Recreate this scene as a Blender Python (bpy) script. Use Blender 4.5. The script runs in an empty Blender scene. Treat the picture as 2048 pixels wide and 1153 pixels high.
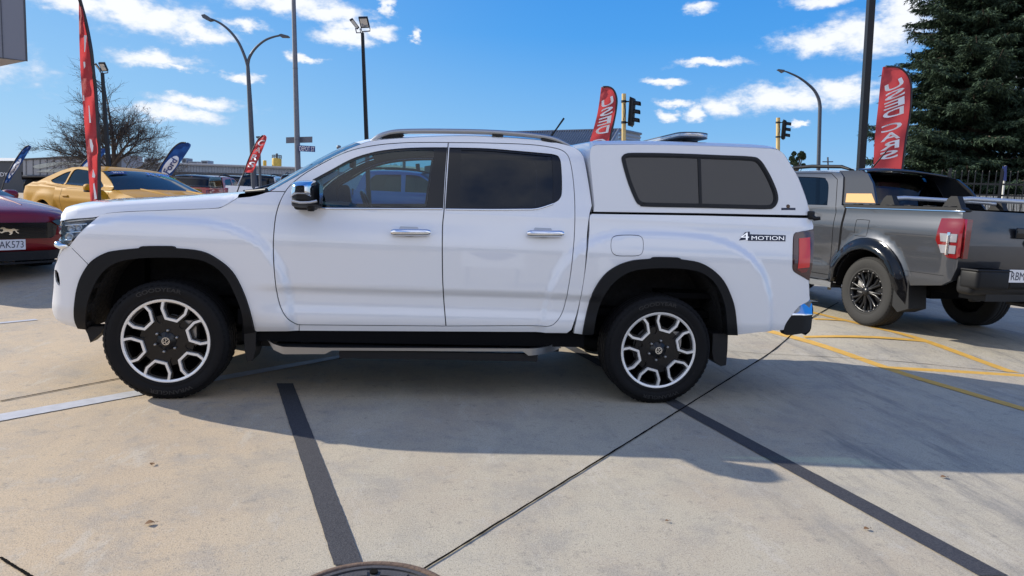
import bpy, math, random
import numpy as np
from mathutils import Vector, Matrix
from mathutils.geometry import delaunay_2d_cdt
random.seed(7)
SC = bpy.context.scene
COL = SC.collection

# ------------------------------------------------------------------ camera
CAM_P = (1.58274, -4.60937, 1.38396)
CAM_YAW, CAM_PITCH, CAM_ROLL, CAM_F = -0.13516, 0.1256, 0.04745, 1399.2
F_ = np.array([-math.sin(CAM_YAW)*math.cos(CAM_PITCH), math.cos(CAM_YAW)*math.cos(CAM_PITCH), -math.sin(CAM_PITCH)])
R_ = np.cross(F_, [0, 0, 1.]); R_ /= np.linalg.norm(R_); U_ = np.cross(R_, F_)
_c, _s = math.cos(CAM_ROLL), math.sin(CAM_ROLL)
R_, U_ = _c*R_+_s*U_, -_s*R_+_c*U_
C_ = np.array(CAM_P)
cd = bpy.data.cameras.new('camera'); cam = bpy.data.objects.new('camera', cd); COL.objects.link(cam)
M = Matrix(((R_[0], U_[0], -F_[0], C_[0]), (R_[1], U_[1], -F_[1], C_[1]), (R_[2], U_[2], -F_[2], C_[2]), (0, 0, 0, 1)))
cam.matrix_world = M
cd.sensor_fit = 'HORIZONTAL'; cd.sensor_width = 36.0; cd.lens = 36.0*CAM_F/2048.0
cd.clip_start = 0.05; cd.clip_end = 3000
SC.camera = cam

def ray(u, v): return F_+R_*((u-1024)/CAM_F)-U_*((v-576.5)/CAM_F)
def atY(u, v, Y): d = ray(u, v); return C_+d*((Y-C_[1])/d[1])
def atZ(u, v, Z=0.0): d = ray(u, v); return C_+d*((Z-C_[2])/d[2])
def atD(u, v, D): return C_+ray(u, v)*D

# ------------------------------------------------------------------ sky, sun, exposure
SUN = Vector((-1.8, 0.85, 1.0)).normalized()
SUN_EL = math.asin(SUN.z); SUN_ROT = math.atan2(SUN.x, SUN.y)
W = bpy.data.worlds.new("World"); SC.world = W; W.use_nodes = True
nt = W.node_tree; nt.nodes.clear()
def N(t, **k):
    n = nt.nodes.new(t)
    for a, b in k.items(): setattr(n, a, b)
    return n
L = nt.links.new
out = N('ShaderNodeOutputWorld'); bg = N('ShaderNodeBackground')
sky = N('ShaderNodeTexSky', sky_type='NISHITA', sun_disc=False)
sky.sun_elevation = SUN_EL; sky.sun_rotation = SUN_ROT
sky.air_density = 1.1; sky.dust_density = 0.15; sky.ozone_density = 3.0
tc = N('ShaderNodeTexCoord')
sp0 = N('ShaderNodeSeparateXYZ'); L(tc.outputs['Generated'], sp0.inputs[0])
rmp = N('ShaderNodeValToRGB'); L(sp0.outputs[2], rmp.inputs[0])
E0 = rmp.color_ramp.elements; E0[0].position = 0.0; E0[0].color = (.40, .66, .97, 1); E0[1].position = 1.0; E0[1].color = (.04, .17, .62, 1)
for p_, c_ in ((.10, (.22, .54, .97)), (.22, (.075, .39, .95)), (.42, (.010, .235, .84))):
    e_ = E0.new(p_); e_.color = (*c_, 1)
dt = N('ShaderNodeVectorMath', operation='DOT_PRODUCT'); L(tc.outputs['Generated'], dt.inputs[0]); dt.inputs[1].default_value = tuple(Vector((SUN.x, SUN.y, .05)).normalized())
sr = N('ShaderNodeMapRange', interpolation_type='SMOOTHSTEP'); L(dt.outputs['Value'], sr.inputs[0]); sr.inputs[1].default_value = .2; sr.inputs[2].default_value = 1.05; sr.inputs[3].default_value = 0.0; sr.inputs[4].default_value = .38
sm_ = N('ShaderNodeMixRGB'); L(sr.outputs[0], sm_.inputs[0]); L(rmp.outputs[0], sm_.inputs[1]); sm_.inputs[2].default_value = (.55, .82, 1.0, 1)
sg_ = N('ShaderNodeVectorMath', operation='SCALE'); L(sm_.outputs[0], sg_.inputs[0]); sg_.inputs['Scale'].default_value = 6.0
hs = N('ShaderNodeMixRGB'); hs.inputs[0].default_value = .93; L(sky.outputs[0], hs.inputs[1]); L(sg_.outputs[0], hs.inputs[2])
nz = N('ShaderNodeTexNoise'); nz.inputs['Scale'].default_value = 22; nz.inputs['Detail'].default_value = 7; nz.inputs['Roughness'].default_value = .62
mp = N('ShaderNodeMapping'); mp.inputs['Scale'].default_value = (1, 1, 1.9)
L(tc.outputs['Generated'], mp.inputs['Vector']); L(mp.outputs[0], nz.inputs['Vector'])
CLOUDS = [(150, 4, 80, 20), (300, 34, 125, 32), (395, 66, 66, 18), (250, 20, 80, 24), (300, 116, 85, 16), (355, 134, 50, 9), (402, 205, 95, 14),
          (345, 228, 100, 17), (485, 158, 45, 8), (485, 50, 36, 11), (575, 6, 125, 24), (665, 28, 75, 20), (690, 74, 66, 18),
          (755, 64, 45, 15), (612, 118, 28, 8), (700, 52, 60, 18), (835, 72, 12, 16), (777, 12, 16, 20),
          (1420, 127, 84, 9), (1330, 166, 50, 8), (1450, 210, 58, 20), (1560, 196, 120, 27), (1680, 182, 100, 26), (1330, 232, 28, 11),
          (1386, 226, 28, 15), (1350, 208, 36, 9), (1640, 82, 90, 24), (1740, 68, 90, 40), (1820, 30, 60, 50), (2040, 20, 40, 40), (2045, 150, 30, 20),
          (1400, 10, 40, 12), (1640, 0, 60, 14), (1600, 250, 20, 5),
          (-300, 100, 240, 50), (-500, -200, 300, 80), (2400, 150, 240, 60), (700, -300, 300, 70), (1500, -380, 320, 80), (-1000, 150, 300, 60)]
def azel(u, v):
    d = ray(u, v); d = d/np.linalg.norm(d)
    return math.atan2(d[0], d[1]), math.asin(d[2])
sep = N('ShaderNodeSeparateXYZ'); L(tc.outputs['Generated'], sep.inputs[0])
def mth(op, a, b=None, c=None):
    n = N('ShaderNodeMath', operation=op)
    for i, x in enumerate((a, b, c)):
        if x is None: continue
        if isinstance(x, (int, float)): n.inputs[i].default_value = x
        else: L(x, n.inputs[i])
    return n.outputs[0]
az = mth('ARCTAN2', sep.outputs[0], sep.outputs[1]); el = mth('ARCSINE', sep.outputs[2])
cb = N('ShaderNodeCombineXYZ'); L(az, cb.inputs[0]); L(el, cb.inputs[1])
nv = N('ShaderNodeVectorMath', operation='SUBTRACT'); L(nz.outputs['Color'], nv.inputs[0]); nv.inputs[1].default_value = (.5, .5, .5)
ns = N('ShaderNodeVectorMath', operation='MULTIPLY'); L(nv.outputs[0], ns.inputs[0]); ns.inputs[1].default_value = (.075, .035, 0)
pa = N('ShaderNodeVectorMath', operation='ADD'); L(cb.outputs[0], pa.inputs[0]); L(ns.outputs[0], pa.inputs[1])
acc = None
for (u, v, su, sv) in CLOUDS:
    su, sv = su*1.14, sv*1.2
    a, e = azel(u, v)
    s1 = N('ShaderNodeVectorMath', operation='SUBTRACT'); L(pa.outputs[0], s1.inputs[0]); s1.inputs[1].default_value = (a, e, 0)
    s2 = N('ShaderNodeVectorMath', operation='MULTIPLY'); L(s1.outputs[0], s2.inputs[0])
    s2.inputs[1].default_value = (CAM_F/su, CAM_F/sv, 0)
    s3 = N('ShaderNodeVectorMath', operation='LENGTH'); L(s2.outputs[0], s3.inputs[0])
    q = mth('SUBTRACT', 1.0, s3.outputs['Value'])
    acc = q if acc is None else mth('MAXIMUM', acc, q)
nz2 = N('ShaderNodeTexNoise'); nz2.inputs['Scale'].default_value = 45; nz2.inputs['Detail'].default_value = 8; nz2.inputs['Roughness'].default_value = .6
L(mp.outputs[0], nz2.inputs['Vector'])
acc2 = mth('ADD', acc, mth('MULTIPLY', mth('SUBTRACT', nz2.outputs[0], .54), 1.15))
mr = N('ShaderNodeMapRange', interpolation_type='SMOOTHSTEP'); L(acc2, mr.inputs[0]); mr.inputs[1].default_value = -.08; mr.inputs[2].default_value = .62
cc = N('ShaderNodeMixRGB'); cc.inputs[1].default_value = (3.9, 4.7, 6.0, 1); cc.inputs[2].default_value = (7.0, 7.05, 7.2, 1)
mr3 = N('ShaderNodeMapRange'); L(acc2, mr3.inputs[0]); mr3.inputs[1].default_value = .1; mr3.inputs[2].default_value = .7
L(mr3.outputs[0], cc.inputs[0])
# broad bright cloud added behind the camera as soft fill for shaded sides
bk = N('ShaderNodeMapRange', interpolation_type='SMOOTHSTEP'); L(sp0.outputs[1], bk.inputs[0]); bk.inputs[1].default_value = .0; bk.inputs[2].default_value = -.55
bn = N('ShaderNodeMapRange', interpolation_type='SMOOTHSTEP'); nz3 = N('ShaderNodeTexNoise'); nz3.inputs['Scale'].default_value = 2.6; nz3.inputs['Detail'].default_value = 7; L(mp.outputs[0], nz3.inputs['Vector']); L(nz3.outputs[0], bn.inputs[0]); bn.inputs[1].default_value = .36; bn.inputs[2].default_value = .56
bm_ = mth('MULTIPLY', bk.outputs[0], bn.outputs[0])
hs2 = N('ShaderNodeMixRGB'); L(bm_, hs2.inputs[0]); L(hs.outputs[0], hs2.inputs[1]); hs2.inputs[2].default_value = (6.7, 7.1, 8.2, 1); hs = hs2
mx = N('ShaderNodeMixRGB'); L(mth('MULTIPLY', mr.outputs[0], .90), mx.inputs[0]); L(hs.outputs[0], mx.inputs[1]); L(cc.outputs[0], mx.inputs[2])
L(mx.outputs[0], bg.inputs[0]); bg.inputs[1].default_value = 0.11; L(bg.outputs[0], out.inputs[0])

sd = bpy.data.lights.new('sun', 'SUN'); sd.energy = 4.8; sd.angle = math.radians(.53); sd.color = (1, .93, .81)
sun = bpy.data.objects.new('sun', sd); COL.objects.link(sun)
sun.rotation_euler = SUN.to_track_quat('Z', 'Y').to_euler(); sun.location = (-20, 10, 20)
SC.view_settings.view_transform = 'Standard'; SC.view_settings.look = 'None'
SC.view_settings.exposure = 0.47; SC.view_settings.gamma = 1.0
SC.cycles.max_bounces = 8; SC.cycles.transparent_max_bounces = 24
SC.render.film_transparent = False

# ------------------------------------------------------------------ materials
MATS = {}
def mat(name, col=(.5, .5, .5), rough=.5, metal=0.0, coat=0.0, spec=.5, bump=None, var=None, emit=None):
    m = bpy.data.materials.new(name); m.use_nodes = True
    t = m.node_tree; b = t.nodes['Principled BSDF']
    b.inputs['Base Color'].default_value = (*col, 1); b.inputs['Roughness'].default_value = rough
    b.inputs['Metallic'].default_value = metal; b.inputs['Coat Weight'].default_value = coat; b.inputs['Coat Roughness'].default_value = .03
    b.inputs['Specular IOR Level'].default_value = spec
    tcn = t.nodes.new('ShaderNodeTexCoord')
    if var:  # (scale, amount)
        n = t.nodes.new('ShaderNodeTexNoise'); n.inputs['Scale'].default_value = var[0]; n.inputs['Detail'].default_value = 6
        t.links.new(tcn.outputs['Object'], n.inputs['Vector'])
        r = t.nodes.new('ShaderNodeMixRGB'); r.inputs[1].default_value = (*[c*(1-var[1]) for c in col], 1); r.inputs[2].default_value = (*[min(1, c*(1+var[1])) for c in col], 1)
        t.links.new(n.outputs[0], r.inputs[0]); t.links.new(r.outputs[0], b.inputs['Base Color'])
    if bump:  # (scale, strength, dist)
        n = t.nodes.new('ShaderNodeTexNoise'); n.inputs['Scale'].default_value = bump[0]; n.inputs['Detail'].default_value = 4
        t.links.new(tcn.outputs['Object'], n.inputs['Vector'])
        bp = t.nodes.new('ShaderNodeBump'); bp.inputs['Strength'].default_value = bump[1]; bp.inputs['Distance'].default_value = bump[2]
        t.links.new(n.outputs[0], bp.inputs['Height']); t.links.new(bp.outputs[0], b.inputs['Normal'])
    MATS[name] = m
    return m
def glass(name, tint, rough=.0, refl=1.0):
    m = bpy.data.materials.new(name); m.use_nodes = True; t = m.node_tree; t.nodes.clear()
    o = t.nodes.new('ShaderNodeOutputMaterial'); mx = t.nodes.new('ShaderNodeMixShader'); tr = t.nodes.new('ShaderNodeBsdfTransparent')
    gl = t.nodes.new('ShaderNodeBsdfGlossy'); ge = t.nodes.new('ShaderNodeNewGeometry'); dp = t.nodes.new('ShaderNodeVectorMath'); dp.operation = 'DOT_PRODUCT'
    t.links.new(ge.outputs['Normal'], dp.inputs[0]); t.links.new(ge.outputs['Incoming'], dp.inputs[1]); last = dp.outputs['Value']
    for op, v2 in (('ABSOLUTE', None), ('SUBTRACT', 'r'), ('POWER', 5.0), ('MULTIPLY_ADD', .96)):
        mn = t.nodes.new('ShaderNodeMath'); mn.operation = op
        if v2 == 'r': mn.inputs[0].default_value = 1.0; t.links.new(last, mn.inputs[1])
        else:
            t.links.new(last, mn.inputs[0])
            if v2: mn.inputs[1].default_value = v2
            if op == 'MULTIPLY_ADD': mn.inputs[2].default_value = .045
        last = mn.outputs[0]
    tr.inputs[0].default_value = (*tint, 1); gl.inputs['Roughness'].default_value = rough; gl.inputs[0].default_value = (refl, refl, refl, 1)
    t.links.new(last, mx.inputs[0]); t.links.new(tr.outputs[0], mx.inputs[1]); t.links.new(gl.outputs[0], mx.inputs[2])
    t.links.new(mx.outputs[0], o.inputs[0]); MATS[name] = m
    return m
mat('white_paint', (.80, .81, .83), .5, coat=1.0, var=(1.2, .015))
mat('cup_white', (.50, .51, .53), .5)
MATS['white_paint'].node_tree.nodes['Principled BSDF'].inputs['Coat IOR'].default_value = 1.75
mat('canopy_white', (.74, .75, .77), .30, coat=.8, bump=(160, .03, .002))
mat('black_plastic', (.010, .0105, .012), .5, spec=.3, bump=(400, .15, .001))
mat('trim_black', (.007, .0075, .009), .55, spec=.25, bump=(260, .25, .002), var=(3, .25))
mat('gloss_black', (.005, .005, .006), .12, coat=.25, spec=.3)
mat('dark_inner', (.006, .006, .007), .9, spec=.1)
mat('liner_dark', (.022, .022, .023), .85, spec=.2, bump=(30, .8, .02), var=(8, .6))
mat('interior_grey', (.045, .047, .052), .8, var=(6, .3))
mat('headliner', (.16, .16, .165), .9)
mat('chrome', (.82, .83, .85), .06, metal=1)
mat('satin_silver', (.36, .37, .385), .3, metal=1)
mat('rail_silver', (.38, .39, .41), .38, metal=.85)
mat('alloy', (.88, .87, .85), .34, metal=.4, bump=(300, .05, .001))
mat('alloy_black', (.006, .006, .007), .3, coat=.15, spec=.35)
mat('steel', (.35, .34, .33), .45, metal=.9)
mat('rubber', (.007, .007, .008), .7, spec=.22, bump=(120, .25, .002), var=(5, .35))
mat('rubber_worn', (.014, .0137, .0135), .8, bump=(120, .25, .002), var=(5, .3))
mat('red_lens', (.16, .004, .006), .12, coat=1)
mat('red_lens_bright', (.72, .018, .018), .2, coat=.6)
mat('red_lens_dark', (.045, .004, .006), .1, coat=1)
mat('clear_lens', (.55, .57, .6), .12, metal=.6, coat=1)
mat('grey_paint', (.045, .048, .056), .34, metal=.55, coat=1, spec=.3, var=(900, .2))
mat('dark_grey_paint', (.02, .021, .024), .55, coat=1, spec=.15)
mat('red_paint', (.20, .005, .008), .55, metal=.0, coat=.9, spec=.15)
mat('yellow_paint', (.40, .20, .004), .6, metal=.0, coat=.3, spec=.1)
mat('maroon_paint', (.20, .018, .014), .55, coat=1)
mat('orange_red_paint', (.30, .035, .018), .55, coat=1)
mat('blue_paint', (.010, .085, .34), .5, metal=.0, coat=1)
mat('silver_paint', (.35, .36, .37), .3, metal=.6, coat=1)
mat('pole_black', (.008, .009, .012), .45, spec=.3)
mat('galvanised', (.13, .14, .17), .5, metal=.2, var=(6, .25))
mat('pole_grey', (.055, .065, .085), .5, var=(4, .2))
mat('cream_pole', (.52, .38, .16), .6, var=(7, .3), bump=(40, .3, .004))
def cloth(name, c):
    m = mat(name, c, .8, var=(5, .12), bump=(7, .7, .03)); t = m.node_tree; p = t.nodes['Principled BSDF']; o = [n for n in t.nodes if n.type == 'OUTPUT_MATERIAL'][0]
    tr = t.nodes.new('ShaderNodeBsdfTranslucent'); tr.inputs[0].default_value = (*[min(1, k*1.1) for k in c], 1); mxs = t.nodes.new('ShaderNodeMixShader'); mxs.inputs[0].default_value = .42
    t.links.new(p.outputs[0], mxs.inputs[1]); t.links.new(tr.outputs[0], mxs.inputs[2]); t.links.new(mxs.outputs[0], o.inputs[0])
cloth('flag_red', (.52, .065, .07)); cloth('flag_blue', (.012, .055, .20))
mat('rubber_letter', (.016, .016, .017), .5)
mat('bar_silver', (.55, .57, .60), .35, metal=.5)
mat('lens_grey', (.22, .22, .24), .2, coat=1)
mat('flag_sleeve', (.03, .03, .035), .7)
mat('letter_white', (.78, .78, .80), .6)
mat('letter_dark', (.012, .02, .05), .5)
mat('sign_blue', (.01, .03, .16), .5)
mat('bark', (.075, .055, .042), .9, bump=(30, .6, .02), var=(9, .4))
mat('twig', (.058, .052, .05), .9)
mat('leaf_dry', (.16, .08, .03), .8, var=(60, .4))
mat('wall_grey', (.30, .31, .33), .7, var=(.3, .12))
mat('wall_blue_grey', (.32, .36, .42), .7, var=(.5, .15))
mat('wall_dark', (.07, .075, .085), .7, var=(.6, .2))
mat('wall_cream', (.55, .54, .5), .7)
mat('fascia_grey', (.17, .18, .22), .4, var=(1, .05))
mat('soffit', (.35, .35, .36), .6)
mat('silo_yellow', (.55, .36, .06), .6, var=(3, .3))
mat('line_white', (.44, .445, .47), .6, var=(18, .22), bump=(150, .3, .003))
mat('line_yellow', (.62, .36, .07), .6, var=(14, .25), bump=(150, .3, .003))
mat('joint_dark', (.014, .013, .012), 1.0, spec=0)
mat('cast_iron', (.10, .095, .095), .55, metal=.5, var=(20, .4), bump=(90, .5, .004))
mat('rust', (.13, .085, .06), .9, var=(40, .5), bump=(90, .6, .006))
mat('tan_tape', (.50, .27, .08), .6)
mat('lamp_bowl', (.30, .31, .33), .25, metal=.7)
glass('glass_clear', (.62, .86, .88))
glass('glass_screen', (.20, .30, .32))
glass('glass_front', (.42, .66, .70))
glass('glass_rear', (.012, .014, .02), refl=.9)
mat('glass_canopy', (.028, .026, .025), .16, coat=0, spec=.6, var=(2, .1))
glass('glass_grey', (.10, .12, .14), refl=.9)
glass('lamp_clear', (.75, .78, .80), .03)

# ------------------------------------------------------------------ mesh collector
def pip(px, py, poly):
    x = np.asarray(px); y = np.asarray(py); n = len(poly); ins = np.zeros(x.shape, bool); j = n-1
    for i in range(n):
        xi, yi = poly[i]; xj, yj = poly[j]
        cond = ((yi > y) != (yj > y)) & (x < (xj-xi)*(y-yi)/((yj-yi) if yj != yi else 1e-12)+xi)
        ins ^= cond; j = i
    return ins
def segdist(px, py, poly):
    d = np.full(px.shape, 1e9)
    for i in range(len(poly)):
        a = np.array(poly[i-1]); b = np.array(poly[i]); ab = b-a; l = ab@ab+1e-15
        t = np.clip(((px-a[0])*ab[0]+(py-a[1])*ab[1])/l, 0, 1)
        d = np.minimum(d, np.hypot(px-a[0]-t*ab[0], py-a[1]-t*ab[1]))
    return d
def inset(poly, d):
    n = len(poly); ar = sum(poly[i-1][0]*poly[i][1]-poly[i][0]*poly[i-1][1] for i in range(n))
    sg = 1 if ar > 0 else -1; o = []
    for i in range(n):
        p, c, q = np.array(poly[i-1]), np.array(poly[i]), np.array(poly[(i+1) % n])
        e1 = c-p; e2 = q-c; e1 = e1/(np.linalg.norm(e1)+1e-12); e2 = e2/(np.linalg.norm(e2)+1e-12)
        n1 = np.array([-e1[1], e1[0]])*sg; n2 = np.array([-e2[1], e2[0]])*sg
        m = n1+n2; l = np.linalg.norm(m); m = n1 if l < .3 else m/l
        k = min(1/max(.4, m@n1), 2.0)
        o.append(tuple(c+m*d*k))
    return o
def dens(poly, step, closed=True):
    o = []; n = len(poly)
    for i in range(n if closed else n-1):
        a = np.array(poly[i], float); b = np.array(poly[(i+1) % n], float); k = max(1, int(math.ceil(np.linalg.norm(b-a)/step)))
        for j in range(k): o.append(tuple(a+(b-a)*j/k))
    if not closed: o.append(tuple(poly[-1]))
    return o
def crom(pts, closed=False, n=5):
    """Catmull-Rom through points; a point with a third value 1 is a corner."""
    P = [np.array(p[:2], float) for p in pts]; cn = [len(p) > 2 and p[2] == 1 for p in pts]
    m = len(P); o = []
    for i in range(m if closed else m-1):
        j = (i+1) % m
        p1, p2 = P[i], P[j]
        p0 = p1 if (cn[i] or (not closed and i == 0)) else P[i-1]
        p3 = p2 if (cn[j] or (not closed and j == m-1)) else P[(j+1) % m]
        if cn[i] and cn[j]: o.append(tuple(p1)); continue
        for k in range(n):
            t = k/n
            o.append(tuple(.5*((2*p1)+(-p0+p2)*t+(2*p0-5*p1+4*p2-p3)*t*t+(-p0+3*p1-3*p2+p3)*t**3)))
    if not closed: o.append(tuple(P[-1]))
    return o
_tcache = {}
def text_geo(s, shear=0.0, bold=0.0):
    k = (s, shear, bold)
    if k in _tcache: return _tcache[k]
    cu = bpy.data.curves.new('t', 'FONT'); cu.body = s; cu.shear = shear; cu.resolution_u = 3; cu.offset = bold
    o = bpy.data.objects.new('t', cu); COL.objects.link(o)
    dg = bpy.context.evaluated_depsgraph_get(); me = bpy.data.meshes.new_from_object(o.evaluated_get(dg))
    vs = np.array([v.co[:2] for v in me.vertices]); fs = [tuple(p.vertices) for p in me.polygons]
    bpy.data.objects.remove(o); bpy.data.meshes.remove(me); bpy.data.curves.remove(cu)
    mn, mxx = vs.min(0), vs.max(0); vs = (vs-mn)/(mxx-mn)
    _tcache[k] = (vs, fs)
    return _tcache[k]

class MB:
    def __init__(s): s.nn = {}; s.v = []; s.f = []; s.sm = []; s.mi = []; s.cm = 0
    def add(s, vs, fs, smooth=False):
        o = len(s.v); s.v.extend([tuple(float(c) for c in p) for p in vs])
        for f in fs: s.f.append(tuple(i+o for i in f)); s.sm.append(smooth); s.mi.append(s.cm)
        return s
    def box(s, c, d, rz=0, M=None):
        x, y, z = [q/2 for q in d]
        vs = [(-x, -y, -z), (x, -y, -z), (x, y, -z), (-x, y, -z), (-x, -y, z), (x, -y, z), (x, y, z), (-x, y, z)]
        cr, sr = math.cos(rz), math.sin(rz)
        vs = [(c[0]+a*cr-b*sr, c[1]+a*sr+b*cr, c[2]+e) for a, b, e in vs]
        if M is not None: vs = [tuple(M @ Vector(p)) for p in vs]
        return s.add(vs, [(0, 3, 2, 1), (4, 5, 6, 7), (0, 1, 5, 4), (1, 2, 6, 5), (2, 3, 7, 6), (3, 0, 4, 7)])
    def rbox(s, c, d, r, n=3, M=None):
        """box with rounded edges, through bmesh bevel"""
        import bmesh
        bm = bmesh.new(); bmesh.ops.create_cube(bm, size=1.0)
        for v in bm.verts: v.co = Vector((v.co.x*d[0], v.co.y*d[1], v.co.z*d[2]))
        bmesh.ops.bevel(bm, geom=bm.edges[:], offset=r, segments=n, affect='EDGES', profile=.5)
        bm.verts.ensure_lookup_table()
        vs = [Vector(c)+v.co for v in bm.verts]
        if M is not None: vs = [M @ v for v in vs]
        fs = [tuple(v.index for v in f.verts) for f in bm.faces]; bm.free()
        return s.add(vs, fs, True)
    def tube(s, pts, r, n=10, cap=True, flat=None):
        """tube along pts, r number or list"""
        P = [Vector(p) for p in pts]; k = len(P); rr = [r]*k if isinstance(r, (int, float)) else list(r)
        vs = []; prev = None
        for i in range(k):
            d = (P[min(i+1, k-1)]-P[max(i-1, 0)]).normalized()
            if prev is None:
                a = d.cross(Vector((0, 0, 1)) if abs(d.z) < .9 else Vector((1, 0, 0))).normalized()
            else:
                a = (prev-d*prev.dot(d)).normalized()
            prev = a; b = d.cross(a)
            for j in range(n):
                t = 2*math.pi*j/n; vs.append(P[i]+(a*math.cos(t)+b*math.sin(t)*(flat or 1))*rr[i])
        fs = [(i*n+j, i*n+(j+1) % n, (i+1)*n+(j+1) % n, (i+1)*n+j) for i in range(k-1) for j in range(n)]
        s.add(vs, fs, True)
        if cap: s.add([vs[j] for j in range(n)], [tuple(range(n))[::-1]]); s.add([vs[(k-1)*n+j] for j in range(n)], [tuple(range(n))])
        return s
    def lathe(s, prof, c, axis='y', n=48, smooth=True):
        """profile (r, a) turned about an axis through c; a runs along the axis"""
        vs = []; m = len(prof)
        for j in range(n):
            t = 2*math.pi*j/n
            for r, a in prof:
                p = (r*math.cos(t), a, r*math.sin(t)) if axis == 'y' else ((r*math.cos(t), r*math.sin(t), a) if axis == 'z' else (a, r*math.cos(t), r*math.sin(t)))
                vs.append((c[0]+p[0], c[1]+p[1], c[2]+p[2]))
        fs = [(j*m+i, j*m+i+1, ((j+1) % n)*m+i+1, ((j+1) % n)*m+i) for j in range(n) for i in range(m-1)]
        return s.add(vs, fs, smooth)
    def grid(s, rows, smooth=True):
        m = len(rows[0]); vs = [p for r in rows for p in r]
        return s.add(vs, [(i*m+j, i*m+j+1, (i+1)*m+j+1, (i+1)*m+j) for i in range(len(rows)-1) for j in range(m-1)], smooth)
    def flat(s, poly, fmap, thick=None, holes=()):
        """planar polygon through map (a,b,h)->xyz, optionally thickened from h=0 to h=thick"""
        vv, ff = tri2(poly, holes)
        s.add([fmap(a, b, 0.0) for a, b in vv], ff)
        if thick:
            s.add([fmap(a, b, thick) for a, b in vv], ff)
            for lp in [poly]+list(holes):
                n = len(lp); s.add([fmap(a, b, 0.0) for a, b in lp]+[fmap(a, b, thick) for a, b in lp], [(i, (i+1) % n, n+(i+1) % n, n+i) for i in range(n)])
        return s
    def panel(s, poly, yf, holes=(), step=.035, flange=.02, gap=0.0, off=0.0, mirror=None, flip=1):
        """skin over an (x,z) outline, y from yf(x,z); flange turns inward"""
        if gap: poly = inset(poly, gap); holes = [inset(h, -gap) for h in holes]
        poly = dens(poly, step); holes = [dens(h, step) for h in holes]
        vv, ff = tri2(poly, holes, step)
        def Y(a, b, k=0.0):
            y = yf(a, b)+off+k
            return y if mirror is None else 2*mirror-y
        o = len(s.v); s.add([(a, Y(a, b), b) for a, b in vv], ff, True); e = .004
        for i, (a, b) in enumerate(vv):
            nx = (yf(a+e, b)-yf(a-e, b))/(2*e); nz = (yf(a, b+e)-yf(a, b-e))/(2*e)
            s.nn[o+i] = (nx, -1, nz) if mirror is None else (nx, 1, nz)
        if flange:
            for lp in [poly]+list(holes):
                n = len(lp)
                s.add([(a, Y(a, b), b) for a, b in lp]+[(a, Y(a, b, flange), b) for a, b in lp], [(i, (i+1) % n, n+(i+1) % n, n+i) for i in range(n)])
        return s
    def cross(s, curve, yf, yc, bulge=(0, 0), p=3, n=12, off=0.0):
        """surface from the near side across to its mirror: curve of (x,z), bulge (dx,dz) at the centre (or a list)"""
        rows = []
        for i, (x, z) in enumerate(curve):
            y0 = yf(x, z)+off; h = yc-y0; b = bulge[i] if isinstance(bulge, list) else bulge
            row = []
            for j in range(-n, n+1):
                t = j/n; t = math.copysign(1-(1-abs(t))**1.5, t); w = 1-abs(t)**p
                row.append((x+b[0]*w, yc+h*t, z+b[1]*w))
            rows.append(row)
        return s.grid(rows)
    def text(s, txt, q, shear=0.0, off=(0, 0, 0)):
        """text stretched over a quad q = bottom-left, bottom-right, top-right, top-left"""
        vs, fs = text_geo(txt, shear); q = [np.array(p, float) for p in q]; o = np.array(off)
        s.add([tuple(q[0]*(1-a)*(1-b)+q[1]*a*(1-b)+q[2]*a*b+q[3]*(1-a)*b+o) for a, b in vs], fs)
        return s
    def build(s, name, m, parent=None, world=False, loc=None, auto=None):
        me = bpy.data.meshes.new(name); vs = s.v
        if parent is not None and world:
            Mi = parent['_m'] if False else PM[parent.name].inverted(); vs = [tuple(Mi @ Vector(p)) for p in vs]
        if loc is not None: vs = [(a-loc[0], b-loc[1], c-loc[2]) for a, b, c in vs]
        me.from_pydata(vs, [], s.f)
        for k in (m if isinstance(m, (list, tuple)) else [m]): me.materials.append(MATS[k])
        me.polygons.foreach_set('use_smooth', s.sm); me.polygons.foreach_set('material_index', s.mi)
        me.update()
        if s.nn:
            rot = PM[parent.name].inverted().to_3x3() if (parent is not None and world) else None
            nl = [Vector((0, 0, 0))]*len(s.v)
            for i, v in s.nn.items():
                w = Vector(v).normalized(); nl[i] = rot @ w if rot else w
            # face winding must agree with the given normals, or the set normals are bent the wrong way
            fl = me.polygons; flip = []
            for p in fl:
                k = p.vertices[0]
                if k in s.nn and p.normal.dot(nl[k]) < 0: flip.append(p.index)
            if flip:
                fs = [tuple(f) for f in s.f]
                for i in flip: fs[i] = fs[i][::-1]
                me.clear_geometry(); me.from_pydata(vs, [], fs); me.polygons.foreach_set('use_smooth', s.sm); me.polygons.foreach_set('material_index', s.mi); me.update()
            me.normals_split_custom_set_from_vertices([tuple(n) for n in nl])
        o = bpy.data.objects.new(name, me); COL.objects.link(o)
        if parent is not None: o.parent = parent
        if loc is not None: o.location = loc
        return o
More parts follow.
